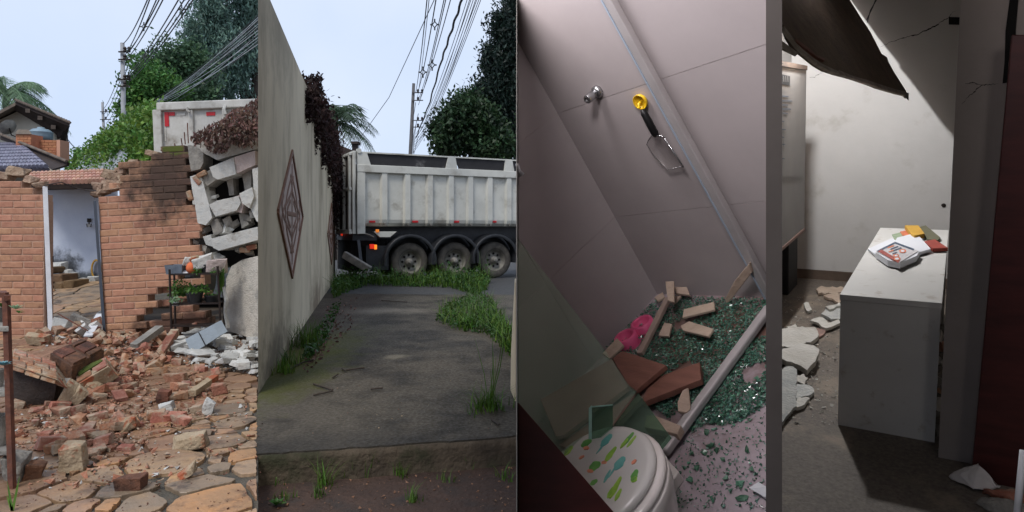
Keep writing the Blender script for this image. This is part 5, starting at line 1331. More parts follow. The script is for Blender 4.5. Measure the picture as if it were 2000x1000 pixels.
# ------------------------------------------------------------------ the building on the right: shell and partitions
M_shell = mat('building_render', lin(168, 164, 158, .6), lin(150, 146, 140, .6), scale=2, rough=.9)
M_part = mat('partition_paint', lin(124, 117, 113, .5), lin(112, 105, 101, .5), scale=6, rough=.9)
ka, ka2, kb, kb2 = (1008.2 - CX) / F, (1010 - CX) / F, (1496 - CX) / F, (1527.5 - CX) / F
YE = 9.1
def top_z(Y): return ZC + .352 * Y
shell = [
    ('outer_wall', MB().hexa([(ka * 1.2, 1.2, -.3), (ka2 * 1.2, 1.2, -.3), (ka2 * YE, YE, -.3), (ka * YE, YE, -.3), (ka * 1.2, 1.2, top_z(1.2)), (ka2 * 1.2, 1.2, top_z(1.2)), (ka2 * YE, YE, top_z(YE)), (ka * YE, YE, top_z(YE))])),
    ('outer_wall', MB().hexa([(ka * 4.1, 4.1, top_z(4.1) - .0), (ka2 * 4.1, 4.1, top_z(4.1)), (ka2 * YE, YE, top_z(YE)), (ka * YE, YE, top_z(YE)), (ka * 4.1, 4.1, 5.2), (ka2 * 4.1, 4.1, 5.2), (ka2 * YE, YE, 5.2), (ka * YE, YE, 5.2)])),
    ('outer_wall', MB().box((.06, -2.6, -.3), (.2, -.7, 5.2))),
    ('outer_wall', MB().box((.2, -2.6, -.3), (9, -2.45, 5.2))),
    ('outer_wall', MB().box((8.85, -2.45, -.3), (9, 9.1, 5.2))),
    ('outer_wall', MB().box((.08, 9.1, -.3), (9, 9.25, 5.2))),
    ('roof', MB().box((.0, -2.7, 5.2), (9.1, 9.3, 5.35))),
    ('roof', MB().box((-1.55, -2.7, 5.2), (-.004, 4.2, 5.35))),  # unseen overhang, roof and upper walls, added for the bathroom lamps' light
    ('added_overhang_wall', MB().box((-1.5, -2.6, top_z(4.2)), (-1.38, 4.15, 5.2))),
    ('added_overhang_wall', MB().box((-1.38, 4.0, top_z(4.2)), (.02, 4.15, 5.2))),
    ('added_overhang_wall', MB().box((-1.38, -2.6, 3.0), (.06, -2.45, 5.2))),
]
for n_, mb in shell: tag(mb.done(n_, M_shell), kind='structure')
YB0 = 1.6
tag(MB().hexa([(kb * YB0, YB0, -.2), (kb2 * YB0, YB0, -.2), (kb2 * YB0 + kb * 6.5, YB0 + 6.5, -.2), (kb * (YB0 + 6.5), YB0 + 6.5, -.2), (kb * YB0, YB0, 5.2), (kb2 * YB0, YB0, 5.2), (kb2 * YB0 + kb * 6.5, YB0 + 6.5, 5.2), (kb * (YB0 + 6.5), YB0 + 6.5, 5.2)]).done('partition_wall', M_part), kind='structure')

# ------------------------------------------------------------------ bathroom
fb = Fr(P(1284, 574, 3.2), (.5551, -.8299, .0560), (.6651, .4841, .5687), (-.4990, -.2787, .8206))
b_x = fb.e[0]; b_z = fb.e[2] - b_x * fb.e[2].dot(b_x); fb = Fr(fb.o, b_x, b_z.normalized().cross(b_x), b_z)
M_tile = mat('taupe_tile', lin(186, 177, 177, .9), lin(174, 165, 165, .86), scale=1.6, rough=.55, bump=.03, bscale=5, rvar=.08)
M_grt = mat('tile_grout', lin(196, 184, 180, .8), rough=.9)
M_floor = mat('floor_tile', lin(186, 172, 178, .8), lin(176, 162, 168, .78), scale=3, rough=.4, bump=.05, bscale=20)
def clip_view(poly, fr, px, right):
    k = (px - CX) / F; out = []
    f = lambda p: (lambda w: (w.x - k * w.y) * (1 if right else -1))(fr.w(p))
    for i in range(len(poly)):
        p, q_ = poly[i], poly[(i + 1) % len(poly)]; dp, dq = f(p), f(q_)
        if dp >= 0: out.append(p)
        if dp * dq < 0: out.append(p.lerp(q_, dp / (dp - dq)))
    return out
def in_room(poly, fr): return clip_view(clip_view(poly, fr, 1010.5, True), fr, 1512, False)
bath = tag(link('bathroom_walls', None, None, fb.M), kind='structure'); bath.empty_display_size = .1
bwl = MB().prism(in_room([V((0, .0022, 0)), V((3, .0022, 0)), V((3, .0022, 2.6)), V((0, .0022, 2.6))], fb), (0, .05, 0)).done('back_wall', M_grt, bath)
for z0, z1, xs in ((0, .447, (0, 2.4)), (.449, .998, (0, 2.4)), (1.0, 1.545, (0, 2.4)), (1.549, 2.1, (0, 2.4)), (2.1, 2.6, (0, 2.4))):
    for xa, xb in zip(xs[:-1], xs[1:]):
        pl_ = in_room([V((xa + .001, 0, z0)), V((xb - .001, 0, z0)), V((xb - .001, 0, z1)), V((xa + .001, 0, z1))], fb)
        if len(pl_) >= 3: MB().prism(pl_, (0, .004, 0)).done('wall_tile', M_tile, bath)
# left wall: as far as the outer wall lets it run
yl = None
for i in range(400):
    y = -i * .005
    if proj(fb.w((0, y, 0)))[0] < 1011: break
    yl = y
zc = None
for i in range(600):
    z = i * .004
    if proj(fb.w((0, 0, z)))[0] < 1012: break
    zc = z
tri = [V((-.004, 0, -.01)), V((-.004, yl, -.01)), V((-.004, 0, zc))]
MB().prism([p + V((-.002, 0, 0)) for p in tri], (.0038, 0, 0)).done('left_wall', M_grt, bath)
def clip3(poly, ax, lim, keep_less):
    out = []
    for i in range(len(poly)):
        p, q_ = poly[i], poly[(i + 1) % len(poly)]
        dp = (p[ax] - lim) * (1 if keep_less else -1); dq = (q_[ax] - lim) * (1 if keep_less else -1)
        if dp <= 0: out.append(p)
        if dp * dq < 0: out.append(p.lerp(q_, dp / (dp - dq)))
    return out
for z0, z1 in ((0, .447), (.449, .998), (1.0, 1.6)):
    for y0, y1 in ((-.5, 0), (-1.5, -.5015)):
        pl_ = clip3(clip3(clip3(clip3(tri, 2, z1, True), 2, z0, False), 1, y1, True), 1, y0, False)
        if len(pl_) >= 3: MB().prism([p + V((.004, 0, 0)) for p in pl_], (-.014, 0, 0)).done('wall_tile', M_tile, bath)
flo = [V((0, 0, 0)), V((2.2, 0, 0)), V((2.2, -1.7, 0)), V((-.5, -1.7, 0)), V((-.0, yl, 0))]
flo = in_room(flo, fb)
fl_ = tag(MB().prism(flo, (0, 0, -.05)).done('bathroom_floor', M_floor, M=fb.M), kind='structure')

# lamps of the bathroom: ceiling lamp, and an added fill at the front
def lamp(name, label, pos, r, watts, colr, em=6):
    t = thing(name, label, 'lamp', T(pos))
    MB().lathe([(.01, .08), (.03, .08), (.035, .05), (.04, .045), (.01, .04)], 16).done('holder', M_white, t)
    L = bpy.data.lights.new(name + '_light', 'POINT'); L.energy = watts; L.shadow_soft_size = r; L.color = colr
    lo = link('light', L, t)
    return t
def bulb_glow(): pass
lamp('ceiling_or_fill_lamp', 'bare ceiling lamp over the bathroom', P(800, -320, 2.14), .2, 46, (1, .95, .97))
lamp('ceiling_or_fill_lamp', 'unseen fill lamp added above the bathroom entrance', V((-.3, .9, 2.6)), .2, 66.0, (1, .94, .96))  # unseen fill, added to brighten the walls, floor and toilet from the front

# ---- profiles
M_alu = mat('white_aluminium', lin(206, 200, 200, .8), lin(190, 184, 184, .8), scale=8, rough=.35, metal=.2)
M_chrome = mat('brushed_chrome', lin(190, 190, 192), lin(160, 160, 162), rough=.25, metal=.9)
pa, pb = fb.on(1187, -8, 1, -.028), fb.on(1507, 580, 1, -.028)
bar = tag(MB().bar(pa + (pa - pb) * .3, pb, .036, .03, (0, 1, 0)).done('shower_post', M_alu, M=fb.M, bevel=.003), 'pale aluminium shower post slanting down across the tiled wall', 'post')
MB().bar(pa + (pa - pb) * .3 + V((-.02, -.012, 0)), pb + V((-.02, -.012, 0)), .006, .012, (0, 1, 0)).done('post_highlight', mat('bluish_highlight', lin(176, 190, 206, .8), rough=.4), bar)  # pale bluish strip standing in for the highlight along the post edge
pa, pb = fb.on(1504, 600, 2, .03), fb.on(1296, 884, 2, .03)
rail = tag(MB().bar(pa, pb, .036, .03).done('shower_rail', M_alu, M=fb.M, bevel=.008), 'white shower rail lying across the glass-strewn floor', 'rail')
M_pvc = mat('beige_strip', lin(186, 164, 150, .75), lin(170, 148, 136, .75), scale=9, rough=.6)
tag(MB().bar(fb.on(1305, 583, 2, .05), fb.on(1250, 692, 2, .03), .028, .02).done('strip', M_pvc, M=fb.M, bevel=.003), 'long beige strip lying from the corner beside the pink bowl', 'strip')
# ---- fittings on the wall
ftp = fb.on(1168, 178, 1, 0)
tp = thing('shower_tap', 'short chrome shower tap on the tiled wall', 'tap', fb.M @ T(ftp))
rotw = Euler((R(90), 0, 0)).to_matrix().to_4x4()
MB().lathe([(.026, 0), (.026, .012), (.022, .016), (.02, .02)], 24, rotw).done('rosette', M_chrome, tp, smooth=True)
MB().lathe([(.018, .016), (.018, .07), (.016, .074), (.008, .074), (.008, .068), (.001, .068)], 24, rotw).done('barrel', M_chrome, tp, smooth=True)
hkp = fb.on(1254, 196, 1, 0)
M_yel = mat('yellow_plastic', lin(236, 196, 40), lin(226, 184, 36), scale=9, rough=.35)
hk = thing('wall_hook', 'round yellow plastic hook on the tiled wall', 'hook', fb.M @ T(hkp))
MB().lathe([(.001, .004), (.018, .004), (.024, .008), (.028, .018), (.031, .018), (.029, .004), (.024, 0), (.001, 0)], 26, rotw).done('cup', M_yel, hk, smooth=True)
MB().tube([(0, -.004, 0), (0, -.026, -.004), (0, -.03, -.018), (.0, -.036, -.012)], .005, 8).done('prong', M_yel, hk, smooth=True)
sc = thing('scoop', 'wire scoop with black handle hanging from the yellow hook', 'scoop', fb.M)
h0, h1 = fb.on(1254, 214, 1, -.03), fb.on(1282, 266, 1, -.03)
MB().tube([h0, h0.lerp(h1, .15), h0.lerp(h1, .5), h0.lerp(h1, .9), h1], [.006, .0135, .015, .0145, .01], 12).done('handle', mat('black_rubber', lin(20, 20, 21), rough=.5), sc, smooth=True)
wpts = [(1266, 275), (1272, 266), (1292, 265), (1298, 270), (1334, 325), (1304, 331), (1290, 318), (1274, 300), (1263, 282)]
MB().tube([fb.on(x, y, 1, -.035) for x, y in wpts[3:5] + [(1334, 327)]], .0032, 6).done('rim_wire', M_chrome, sc, smooth=True)
MB().tube([fb.on(x, y, 1, -.035) for x, y in wpts[:4]], .0026, 6).done('rim_wire', M_chrome, sc, smooth=True)
MB().tube([fb.on(x, y, 1, -.02) for x, y in wpts[4:] + wpts[:1]], .0016, 6).done('rim_wire', M_chrome, sc, smooth=True)
ms_ = bpy.data.materials.new('wire_mesh'); ms_.use_nodes = True
t_n = ms_.node_tree; pb_ = t_n.nodes['Principled BSDF']; pb_.inputs['Base Color'].default_value = lin(150, 142, 140); pb_.inputs['Metallic'].default_value = .5; pb_.inputs['Roughness'].default_value = .4
tr_ = t_n.nodes.new('ShaderNodeBsdfTransparent'); mxs = t_n.nodes.new('ShaderNodeMixShader'); mxs.inputs[0].default_value = .4
t_n.links.new(tr_.outputs[0], mxs.inputs[1]); t_n.links.new(pb_.outputs[0], mxs.inputs[2]); t_n.links.new(mxs.outputs[0], t_n.nodes['Material Output'].inputs[0])
cen = fb.on(1292, 296, 1, -.012)
rimp = [fb.on(x, y, 1, -.034) for x, y in wpts]
mb = MB(); k = len(rimp); inner = [p.lerp(cen, .45) + V((0, .012, 0)) for p in rimp]
mb.add(rimp + inner + [cen], [(i, (i + 1) % k, (i + 1) % k + k, i + k) for i in range(k)] + [(i + k, (i + 1) % k + k, 2 * k) for i in range(k)])
mb.done('mesh_basket', ms_, sc, smooth=True)
tag(MB().tube([fb.on(1010, 320, 0, .02), fb.on(1014, 334, 0, .03), fb.on(1019, 342, 0, .03)], [.006, .008, .014], 8).done('hanging_cord', M_white, M=fb.M, smooth=True), 'white cord end hanging at the left edge of the tiled wall', 'cord')

# ---- broken pieces on the floor
M_chip = mat('cream_broken_tile', lin(214, 192, 172, .8), lin(196, 172, 154, .78), scale=9, rough=.8, bump=.3, vary=.06)
def piece(name, pts, ax, val, th, m, label, cat, group=None, tiltz=None, dz=None):
    pl_ = poly_px(fb, pts, ax, val)
    if dz: pl_ = [p + V((0, 0, d)) for p, d in zip(pl_, dz)]
    off = (0, 0, -th) if ax == 2 else (0, th, 0)
    return tag(MB().prism(pl_, off).done(name, m, M=fb.M, bevel=.002), label, cat, group)
gx = 'cream tile pieces on the bathroom floor'
for pts, z, lb in [([(1299, 549), (1316, 549), (1316, 590), (1304, 586)], .10, 'cream tile piece standing up in the corner'),
               ([(1317, 560), (1341, 560), (1347, 576), (1319, 572)], .05, 'cream tile piece just right of the upright one'),
               ([(1278, 581), (1294, 570), (1298, 579), (1284, 588)], .05, 'small cream tile piece left of the upright one'),
               ([(1317, 578), (1330, 577), (1320, 588), (1314, 592)], .04, 'tiny cream tile chip below the upright one'),
               ([(1335, 604), (1394, 589), (1396, 604), (1333, 620)], .05, 'long cream tile piece in the middle of the glass'),
               ([(1329, 636), (1346, 627), (1393, 642), (1384, 657), (1334, 645)], .05, 'broad cream tile piece below the long one'),
               ([(1286, 655), (1297, 630), (1312, 632), (1306, 656)], .04, 'cream tile piece beside the beige strip'),
               ([(1324, 803), (1323, 785), (1333, 762), (1344, 757), (1348, 798), (1340, 805)], .05, 'cream tile piece next to the shower rail'),
               ([(1176, 690), (1205, 660), (1218, 674), (1190, 700)], .06, 'cream tile piece below the pink bowl')]:
    piece('tile_piece', pts, 2, z, .011, M_chip, lb, 'tile piece', gx)
piece('tile_piece', [(1418, 592), (1416, 584), (1433, 551), (1450, 530), (1463, 515), (1468, 533), (1424, 590)], 1, -.06, .015, M_chip, 'long cream tile piece leaning on the wall by the post', 'tile piece', gx)
piece('tile_piece', [(1258, 834), (1263, 811), (1278, 811), (1330, 831), (1322, 848), (1290, 840)], 2, .06, .03, M_chip, 'cream tile piece half under the glass pane by the rail', 'tile piece', gx)
M_plank = mat('brown_wood_panel', lin(150, 104, 90, .9), lin(122, 82, 70, .9), scale=5, rough=.6, stretch=(1, 6, 1), bump=.1)
M_board2 = mat('grey_brown_board', lin(150, 122, 112), lin(130, 104, 96), scale=4, rough=.7)
piece('wood_panel', [(1196, 700), (1216, 685), (1301, 713), (1242, 762), (1226, 752)], 2, .09, .02, M_plank, 'reddish brown panel with a pointed end on the floor', 'panel')
piece('wood_panel', [(1254, 786), (1268, 742), (1366, 707), (1369, 741), (1330, 756)], 2, .06, .025, M_plank, 'dark brown plank right of the pointed panel', 'plank')
piece('grey_board', [(1055, 780), (1195, 700), (1228, 754), (1100, 850), (1085, 852)], 2, .075, .02, M_board2, 'grey-brown board lying under the green glass pane', 'board')
piece('grey_board', [(1090, 868), (1242, 764), (1272, 742), (1262, 770), (1196, 838), (1150, 850), (1120, 880)], 2, .05, .02, M_board2, 'second grey-brown board below the first under the glass', 'board')
for pts in ([(1066, 668), (1075, 640), (1084, 632), (1084, 648), (1072, 658)], [(1098, 658), (1125, 640), (1120, 652), (1100, 664)], [(1030, 742), (1042, 736), (1048, 745), (1034, 752)]):
    pass
# pink double bowl
M_pinkp = mat('pink_plastic', lin(226, 96, 140), lin(212, 84, 128), scale=9, rough=.45)
cpk = [fb.on(1252, 629, 2, .05), fb.on(1220, 656, 2, .05)]
pk_ = thing('pink_bowl', 'pink plastic double pet bowl standing near the wall corner', 'bowl', fb.M @ T(cpk[0]))
dlt = cpk[1] - cpk[0]
for i, c in enumerate((V((0, 0, 0)), dlt)):
    rr_ = dlt.length * .52
    MB().lathe([(rr_ * 1.02, -.05), (rr_, 0), (rr_ * .82, .004), (rr_ * .74, -.005), (rr_ * .66, -.035), (.001, -.038)], 28, T(c), cap=False).done('bowl', M_pinkp, pk_, smooth=True)
sdv = dlt.cross(V((0, 0, 1))).normalized() * dlt.length * .4
MB().prism([V((0, 0, 0)) + sdv, dlt + sdv, dlt - sdv, V((0, 0, 0)) - sdv][::1], (0, 0, -.008), None).done('base', M_pinkp, pk_, M=T((0, 0, -.041)))

# ---- toilet
M_cer = mat('white_ceramic', lin(232, 224, 220, .85), lin(226, 218, 214, .85), scale=4, rough=.15)
wc = thing('toilet', 'white toilet with cactus-printed lid cut by the door edge', 'toilet', fb.M @ T((.965, -1.245, 0)))
def ell(rx, ry, z, n=40, cx=0, cy=0): return [V((cx + rx * math.cos(6.28318 * k / n), cy + ry * math.sin(6.28318 * k / n), z)) for k in range(n)]
def loft(rings, m, name, cap0=True, cap1=True):
    mb = MB(); n = len(rings[0]); vs = [p for r in rings for p in r]
    fs = [(i * n + k, i * n + (k + 1) % n, (i + 1) * n + (k + 1) % n, (i + 1) * n + k) for i in range(len(rings) - 1) for k in range(n)]
    if cap0: fs.append(tuple(range(n - 1, -1, -1)))
    if cap1: fs.append(tuple(range((len(rings) - 1) * n, len(rings) * n)))
    return mb.add(vs, fs).done(name, m, wc, smooth=True)
loft([ell(.1, .12, 0, cx=.03), ell(.095, .11, .1, cx=.03), ell(.13, .14, .22, cx=.02), ell(.172, .178, .33, cx=.012), ell(.18, .185, .362, cx=.01), ell(.178, .183, .368, cx=.01)], M_cer, 'bowl')
loft([ell(.176, .181, .369, cx=.006), ell(.182, .187, .375, cx=.006), ell(.182, .187, .385, cx=.006), ell(.176, .181, .391, cx=.006)], M_cer, 'seat')
M_lid = mat('printed_lid', lin(228, 224, 220, .8), lin(224, 220, 216, .8), scale=3, rough=.25)
lid = loft([ell(.164, .169, .392), ell(.17, .175, .397), ell(.171, .176, .404), ell(.166, .171, .412), ell(.15, .155, .415), ell(.05, .05, .4165), ell(.001, .001, .4167)], M_lid, 'lid')
M_ca = [mat('print_green', lin(120, 178, 96), lin(92, 156, 82), scale=40, rough=.3), mat('print_lime', lin(166, 200, 84), lin(130, 180, 70), scale=40, rough=.3), mat('print_teal', lin(120, 186, 178), lin(96, 164, 160), scale=40, rough=.3), mat('print_coral', lin(230, 150, 120), rough=.3)]
lidM = T((0, 0, 0))
def decal(px, py, L, w, ang, mi, n=14):
    p = (fb.M @ T((.965, -1.245, 0))).inverted() @ fb.w(fb.on(px, py, 2, .4165))
    # a pixel direction turned into a direction on the lid
    p2 = (fb.M @ T((.965, -1.245, 0))).inverted() @ fb.w(fb.on(px + 10 * math.cos(ang), py + 10 * math.sin(ang), 2, .4165))
    d = (p2 - p).normalized(); s = V((-d.y, d.x, 0)); r = (p2 - p).length / 10
    if math.hypot(p.x, p.y) > .15: return
    z = .4172 if math.hypot(p.x, p.y) < .12 else .4168
    pts_ = [V((p.x, p.y, z)) + d * (L * .62 * r * math.cos(6.283 * k / n)) + s * (w * .66 * r * math.sin(6.283 * k / n)) * (1 + .15 * math.sin(k * 2.1)) for k in range(n)]
    MB().prism(pts_, (0, 0, -.002)).done('cactus_print', M_ca[mi], lid)
for a in [(1145, 865, 20, 14, -.6, 0), (1184, 860, 26, 12, -.9, 2), (1176, 872, 30, 3, -.9, 2), (1226, 858, 30, 7, -.9, 0), (1233, 862, 24, 5, -.9, 1), (1219, 866, 20, 6, -.9, 1), (1192, 888, 32, 9, -.95, 1), (1162, 910, 20, 18, -.4, 0), (1210, 905, 26, 14, -1, 2), (1197, 920, 26, 3, -1, 2),
          (1110, 880, 20, 10, -.9, 1), (1136, 893, 10, 6, -.5, 3), (1238, 902, 10, 6, -.9, 3), (1239, 928, 20, 9, -1.2, 0), (1238, 936, 10, 9, -1.2, 1), (1202, 952, 40, 8, -1.1, 1), (1192, 962, 20, 6, -1.1, 1), (1207, 966, 22, 6, -1.1, 1), (1186, 930, 24, 5, -1.1, 2), (1160, 942, 14, 10, -.6, 0), (1153, 920, 10, 5, .3, 3), (1145, 875, 9, 5, .2, 3), (1180, 903, 8, 5, .2, 3)]:
    decal(*a)
MB().prism([fb.on(x, y, 2, .04) - V((.965, -1.245, 0)) for x, y in ((1282, 884), (1296, 888), (1326, 921), (1292, 968), (1262, 1000), (1230, 960))], (0, 0, -.04)).done('foot_plate', M_cer, wc, bevel=.004)
# ---- red-brown door edge in the foreground
M_reddoor = mat('dark_red_wood', lin(80, 36, 34), lin(60, 26, 25), scale=5, rough=.45, stretch=(1, 1, 5))
dd = thing('bathroom_door', 'dark red-brown door edge cutting the lower left corner of the bathroom', 'door')
yd = 1.38
MB().prism([P(1010.5, 782, yd), P(1226, 1030, yd), P(1010.5, 1030, yd)], (.0, .03, -.02)).done('leaf', M_reddoor, dd, bevel=.004)

# ---- glass
def glassmat(name, tint, refl=.12):
    m = bpy.data.materials.new(name); m.use_nodes = True; t = m.node_tree; N = t.nodes; L = t.links
    N.remove(N['Principled BSDF'])
    tr = N.new('ShaderNodeBsdfTransparent'); tr.inputs[0].default_value = tint
    gl = N.new('ShaderNodeBsdfGlossy'); gl.inputs['Roughness'].default_value = .04; gl.inputs[0].default_value = (.9, 1, .95, 1)
    df = N.new('ShaderNodeBsdfDiffuse'); df.inputs[0].default_value = lin(176, 196, 178)
    fz = N.new('ShaderNodeValue'); fz.outputs[0].default_value = .0
    m1 = N.new('ShaderNodeMixShader'); L.new(fz.outputs[0], m1.inputs[0]); L.new(tr.outputs[0], m1.inputs[1]); L.new(gl.outputs[0], m1.inputs[2])
    m2 = N.new('ShaderNodeMixShader'); m2.inputs[0].default_value = refl; L.new(m1.outputs[0], m2.inputs[1]); L.new(df.outputs[0], m2.inputs[2])
    L.new(m2.outputs[0], N['Material Output'].inputs[0])
    return m
M_glass = glassmat('green_glass', (.93, .97, .93, 1), .13)
M_glassd = glassmat('dark_green_glass', (.45, .62, .52, 1), .1)
M_gedge = mat('glass_edge', lin(170, 206, 196, .8), rough=.2)
gp = [P(1010.5, 464, 2.25), P(1176, 676, 2.02), P(1228, 752, 1.95), P(1243, 765, 1.94), P(1180, 850, 1.84), P(1060, 930, 1.76), P(1010.5, 960, 1.74)]
pn = tag(MB().prism(gp, (.0, .006, 0)).done('glass_sheet', M_glass), 'large green glass pane leaning in from the left over the debris', 'glass pane')
gp2 = [P(1247, 768, 1.98), P(1312, 856, 1.86), P(1286, 888, 1.84), P(1262, 872, 1.85), P(1196, 836, 1.88)]
tag(MB().prism(gp2, (0, .006, 0)).done('glass_sheet', M_glassd), 'dark triangular glass piece between the toilet and the rail', 'glass pane')
ug = thing('glass_stub', 'small upright glass stub with a bright edge behind the toilet lid', 'glass pane')
MB().prism([P(1155, 796, 1.78), P(1197, 791, 1.8), P(1197, 850, 1.8), P(1155, 858, 1.78)], (0, .006, 0)).done('pane', M_glassd, ug)
MB().prism([P(1150, 798, 1.77), P(1156, 792, 1.775), P(1156, 858, 1.775), P(1150, 858, 1.77)], (0, .004, 0)).done('bright_edge', M_gedge, ug)
MB().prism([P(1156, 794, 1.775), P(1197, 790, 1.795), P(1197, 792, 1.795), P(1156, 796, 1.775)], (0, .003, 0)).done('bright_edge', M_gedge, ug)
stain(M_floor, tuple(fb.w(fb.on(1330, 690, 2, 0))), (.55, .55, .55), lin(120, 90, 80, .7), .9, .9, 9.0)
stain(M_floor, tuple(fb.w(fb.on(1420, 640, 2, 0))), (.3, .3, .3), lin(130, 98, 86, .7), .9, .9, 9.0)
# crushed green glass all over the floor
M_shard = mat('crushed_green_glass', lin(88, 136, 114, .8), lin(160, 204, 186, .9), scale=30, rough=.12, isl=.55, spec=.9, c3=lin(110, 160, 138, .8))
src_, b_ = colour_out(M_shard); t_s = M_shard.node_tree
tl_ = t_s.nodes.new('ShaderNodeBsdfTranslucent'); mx_ = t_s.nodes.new('ShaderNodeMixShader'); mx_.inputs[0].default_value = .4
t_s.links.new(src_, tl_.inputs[0]); t_s.links.new(b_.outputs[0], mx_.inputs[1]); t_s.links.new(tl_.outputs[0], mx_.inputs[2]); t_s.links.new(mx_.outputs[0], t_s.nodes['Material Output'].inputs[0])
def shards(zone, n, s0, s1, seed, name, label, hz=.03):
    rnd = random.Random(seed); mb = MB()
    for x, y in sample_px(zone, n, seed):
        p = fb.on(x, y, 2, 0.0)
        if mnoise.noise(V((p.x * 7, p.y * 7, 5))) > .38 and hz > .01: continue
        p.z = rnd.uniform(0, hz); s = rnd.uniform(s0, s1)
        q_ = [p + V((rnd.uniform(-1, 1), rnd.uniform(-1, 1), rnd.uniform(-.2, 1))) * s for _ in range(5)]
        mb.add(q_, [(0, 1, 2), (0, 1, 3), (1, 2, 4), (0, 2, 4), (0, 3, 4), (1, 3, 4)])
    return tag(mb.done(name, M_shard, M=fb.M), label, 'broken glass', kind='stuff')
za = [(1290, 582), (1500, 588), (1500, 630), (1430, 720), (1350, 830), (1330, 835), (1262, 790), (1200, 720), (1180, 690), (1230, 640)]
shards(za, 12500, .003, .0075, 51, 'crushed_glass', 'carpet of crushed green glass in the shower corner', .02)
zb_ = [(1500, 640), (1500, 790), (1440, 830), (1380, 830), (1350, 850), (1340, 820), (1430, 720)]
shards(zb_, 3200, .003, .008, 52, 'crushed_glass', 'crushed green glass outside the shower rail', .012)
zc_ = [(1350, 830), (1500, 780), (1500, 1000), (1280, 1000), (1330, 880)]
shards(zc_, 620, .0025, .0065, 53, 'crushed_glass', 'sparse grains of glass on the pale floor', .006)
rnd = random.Random(61)
for i, (x, y) in enumerate([(1428, 818), (1442, 796), (1405, 828), (1395, 838), (1380, 845), (1440, 806), (1465, 820), (1352, 888), (1345, 905), (1362, 915), (1338, 915), (1322, 980), (1390, 980), (1450, 975), (1420, 935), (1446, 945), (1472, 918), (1392, 870), (1400, 880), (1460, 880), (1376, 885), (1350, 940), (1330, 925), (1428, 960), (1480, 740), (1470, 770), (1486, 760), (1412, 900), (1435, 830), (1455, 812)]):
    s = rnd.uniform(.007, .016)
    o = MB().hull([V((rnd.uniform(-1, 1), rnd.uniform(-1, 1), rnd.uniform(0, .8))) * s for _ in range(8)]).done('glass_lump', M_shard, M=fb.M @ T(fb.on(x, y, 2, .002)))
    tag(o, 'lump of green glass lying alone on the pale bathroom floor', 'broken glass', 'glass lumps on the pale floor')
for x, y, s, lb in [(1487, 962, .03, 'white rounded stone at the lower right of the bathroom floor'), (1400, 655 - 8, .012, 'tiny white chip on the crushed glass')]:
    tag(MB().hull([V((rnd.uniform(-1, 1), rnd.uniform(-.8, .8), rnd.uniform(0, .8))) * s for _ in range(14)]).done('white_chip', M_white, M=fb.M @ T(fb.on(x, y, 2, .0))), lb, 'chip')
# ------------------------------------------------------------------ office
fo = Fr(P(1640, 575, 3.4), (.8321, -.5528, -.0417), (.5513, .8179, .1657), (-.0576, -.1607, .9853))
o_x = fo.e[0]; o_z = (fo.e[2] - o_x * fo.e[2].dot(o_x)).normalized(); fo = Fr(fo.o, o_x, o_z.cross(o_x), o_z)
ZF, ZCE, YW = -.71, 1.9, 3.2
M_owall = mat('office_wall_paint', lin(214, 210, 206, .85), lin(204, 200, 196, .85), scale=2, rough=.85, bump=.05, bscale=30, dirt=lin(190, 184, 176, .8), dscale=3, dpos=(.55, .75))
M_ofloor = mat('terrazzo_floor', lin(150, 138, 126, .62), lin(112, 103, 95, .55), scale=60, rough=.7, bump=.15, bscale=80, dirt=lin(172, 156, 138, .65), dscale=3, dpos=(.5, .7))
tag(MB().box((-2.2, YW, ZF - .1), (3.2, YW + .1, ZCE + .3)).done('office_back_wall', M_owall, M=fo.M), kind='structure')
tag(MB().box((-.95, .9, ZF - .1), (-.87, YW, ZCE + .3)).done('office_side_wall', M_owall, M=fo.M), kind='structure')
tag(MB().box((-.87, -1.35, ZF - .06), (2.6, YW, ZF)).done('office_floor', M_ofloor, M=fo.M), kind='structure')
tag(MB().box((-.87, -.6, ZCE), (3.2, YW, ZCE + .06)).done('office_ceiling', M_owall, M=fo.M), kind='structure')
tag(MB().box((2.6, -.2, ZF - .1), (2.7, YW, ZCE)).done('office_side_wall', M_owall, M=fo.M), kind='structure')
# skirting along the back wall
M_skirt = mat('dusty_skirting', lin(104, 88, 76), lin(84, 70, 60), scale=7, rough=.8)
tag(MB().box((-.87, YW - .02, ZF), (2.6, YW - .001, ZF + .09)).done('skirting_board', M_skirt, M=fo.M), 'dusty dark skirting board at the foot of the office wall', 'skirting')
# lamp behind the hanging ceiling board
Tt, Wp = fo.on(1772, 185, 1, 2.6), fo.on(1868, 262, 1, YW)
Lp = Tt + (Tt - Wp) * 1.78
lamp('ceiling_or_fill_lamp', 'ceiling lamp hidden behind the hanging ceiling board', fo.w(Lp), .035, 88, (.97, .98, 1))
lamp('ceiling_or_fill_lamp', 'dim unseen fill lamp added before the office', V((1.55, .9, 2.6)), .15, 7.0, (1, .96, .93))  # unseen lamp, added to lift the dark fronts of the office
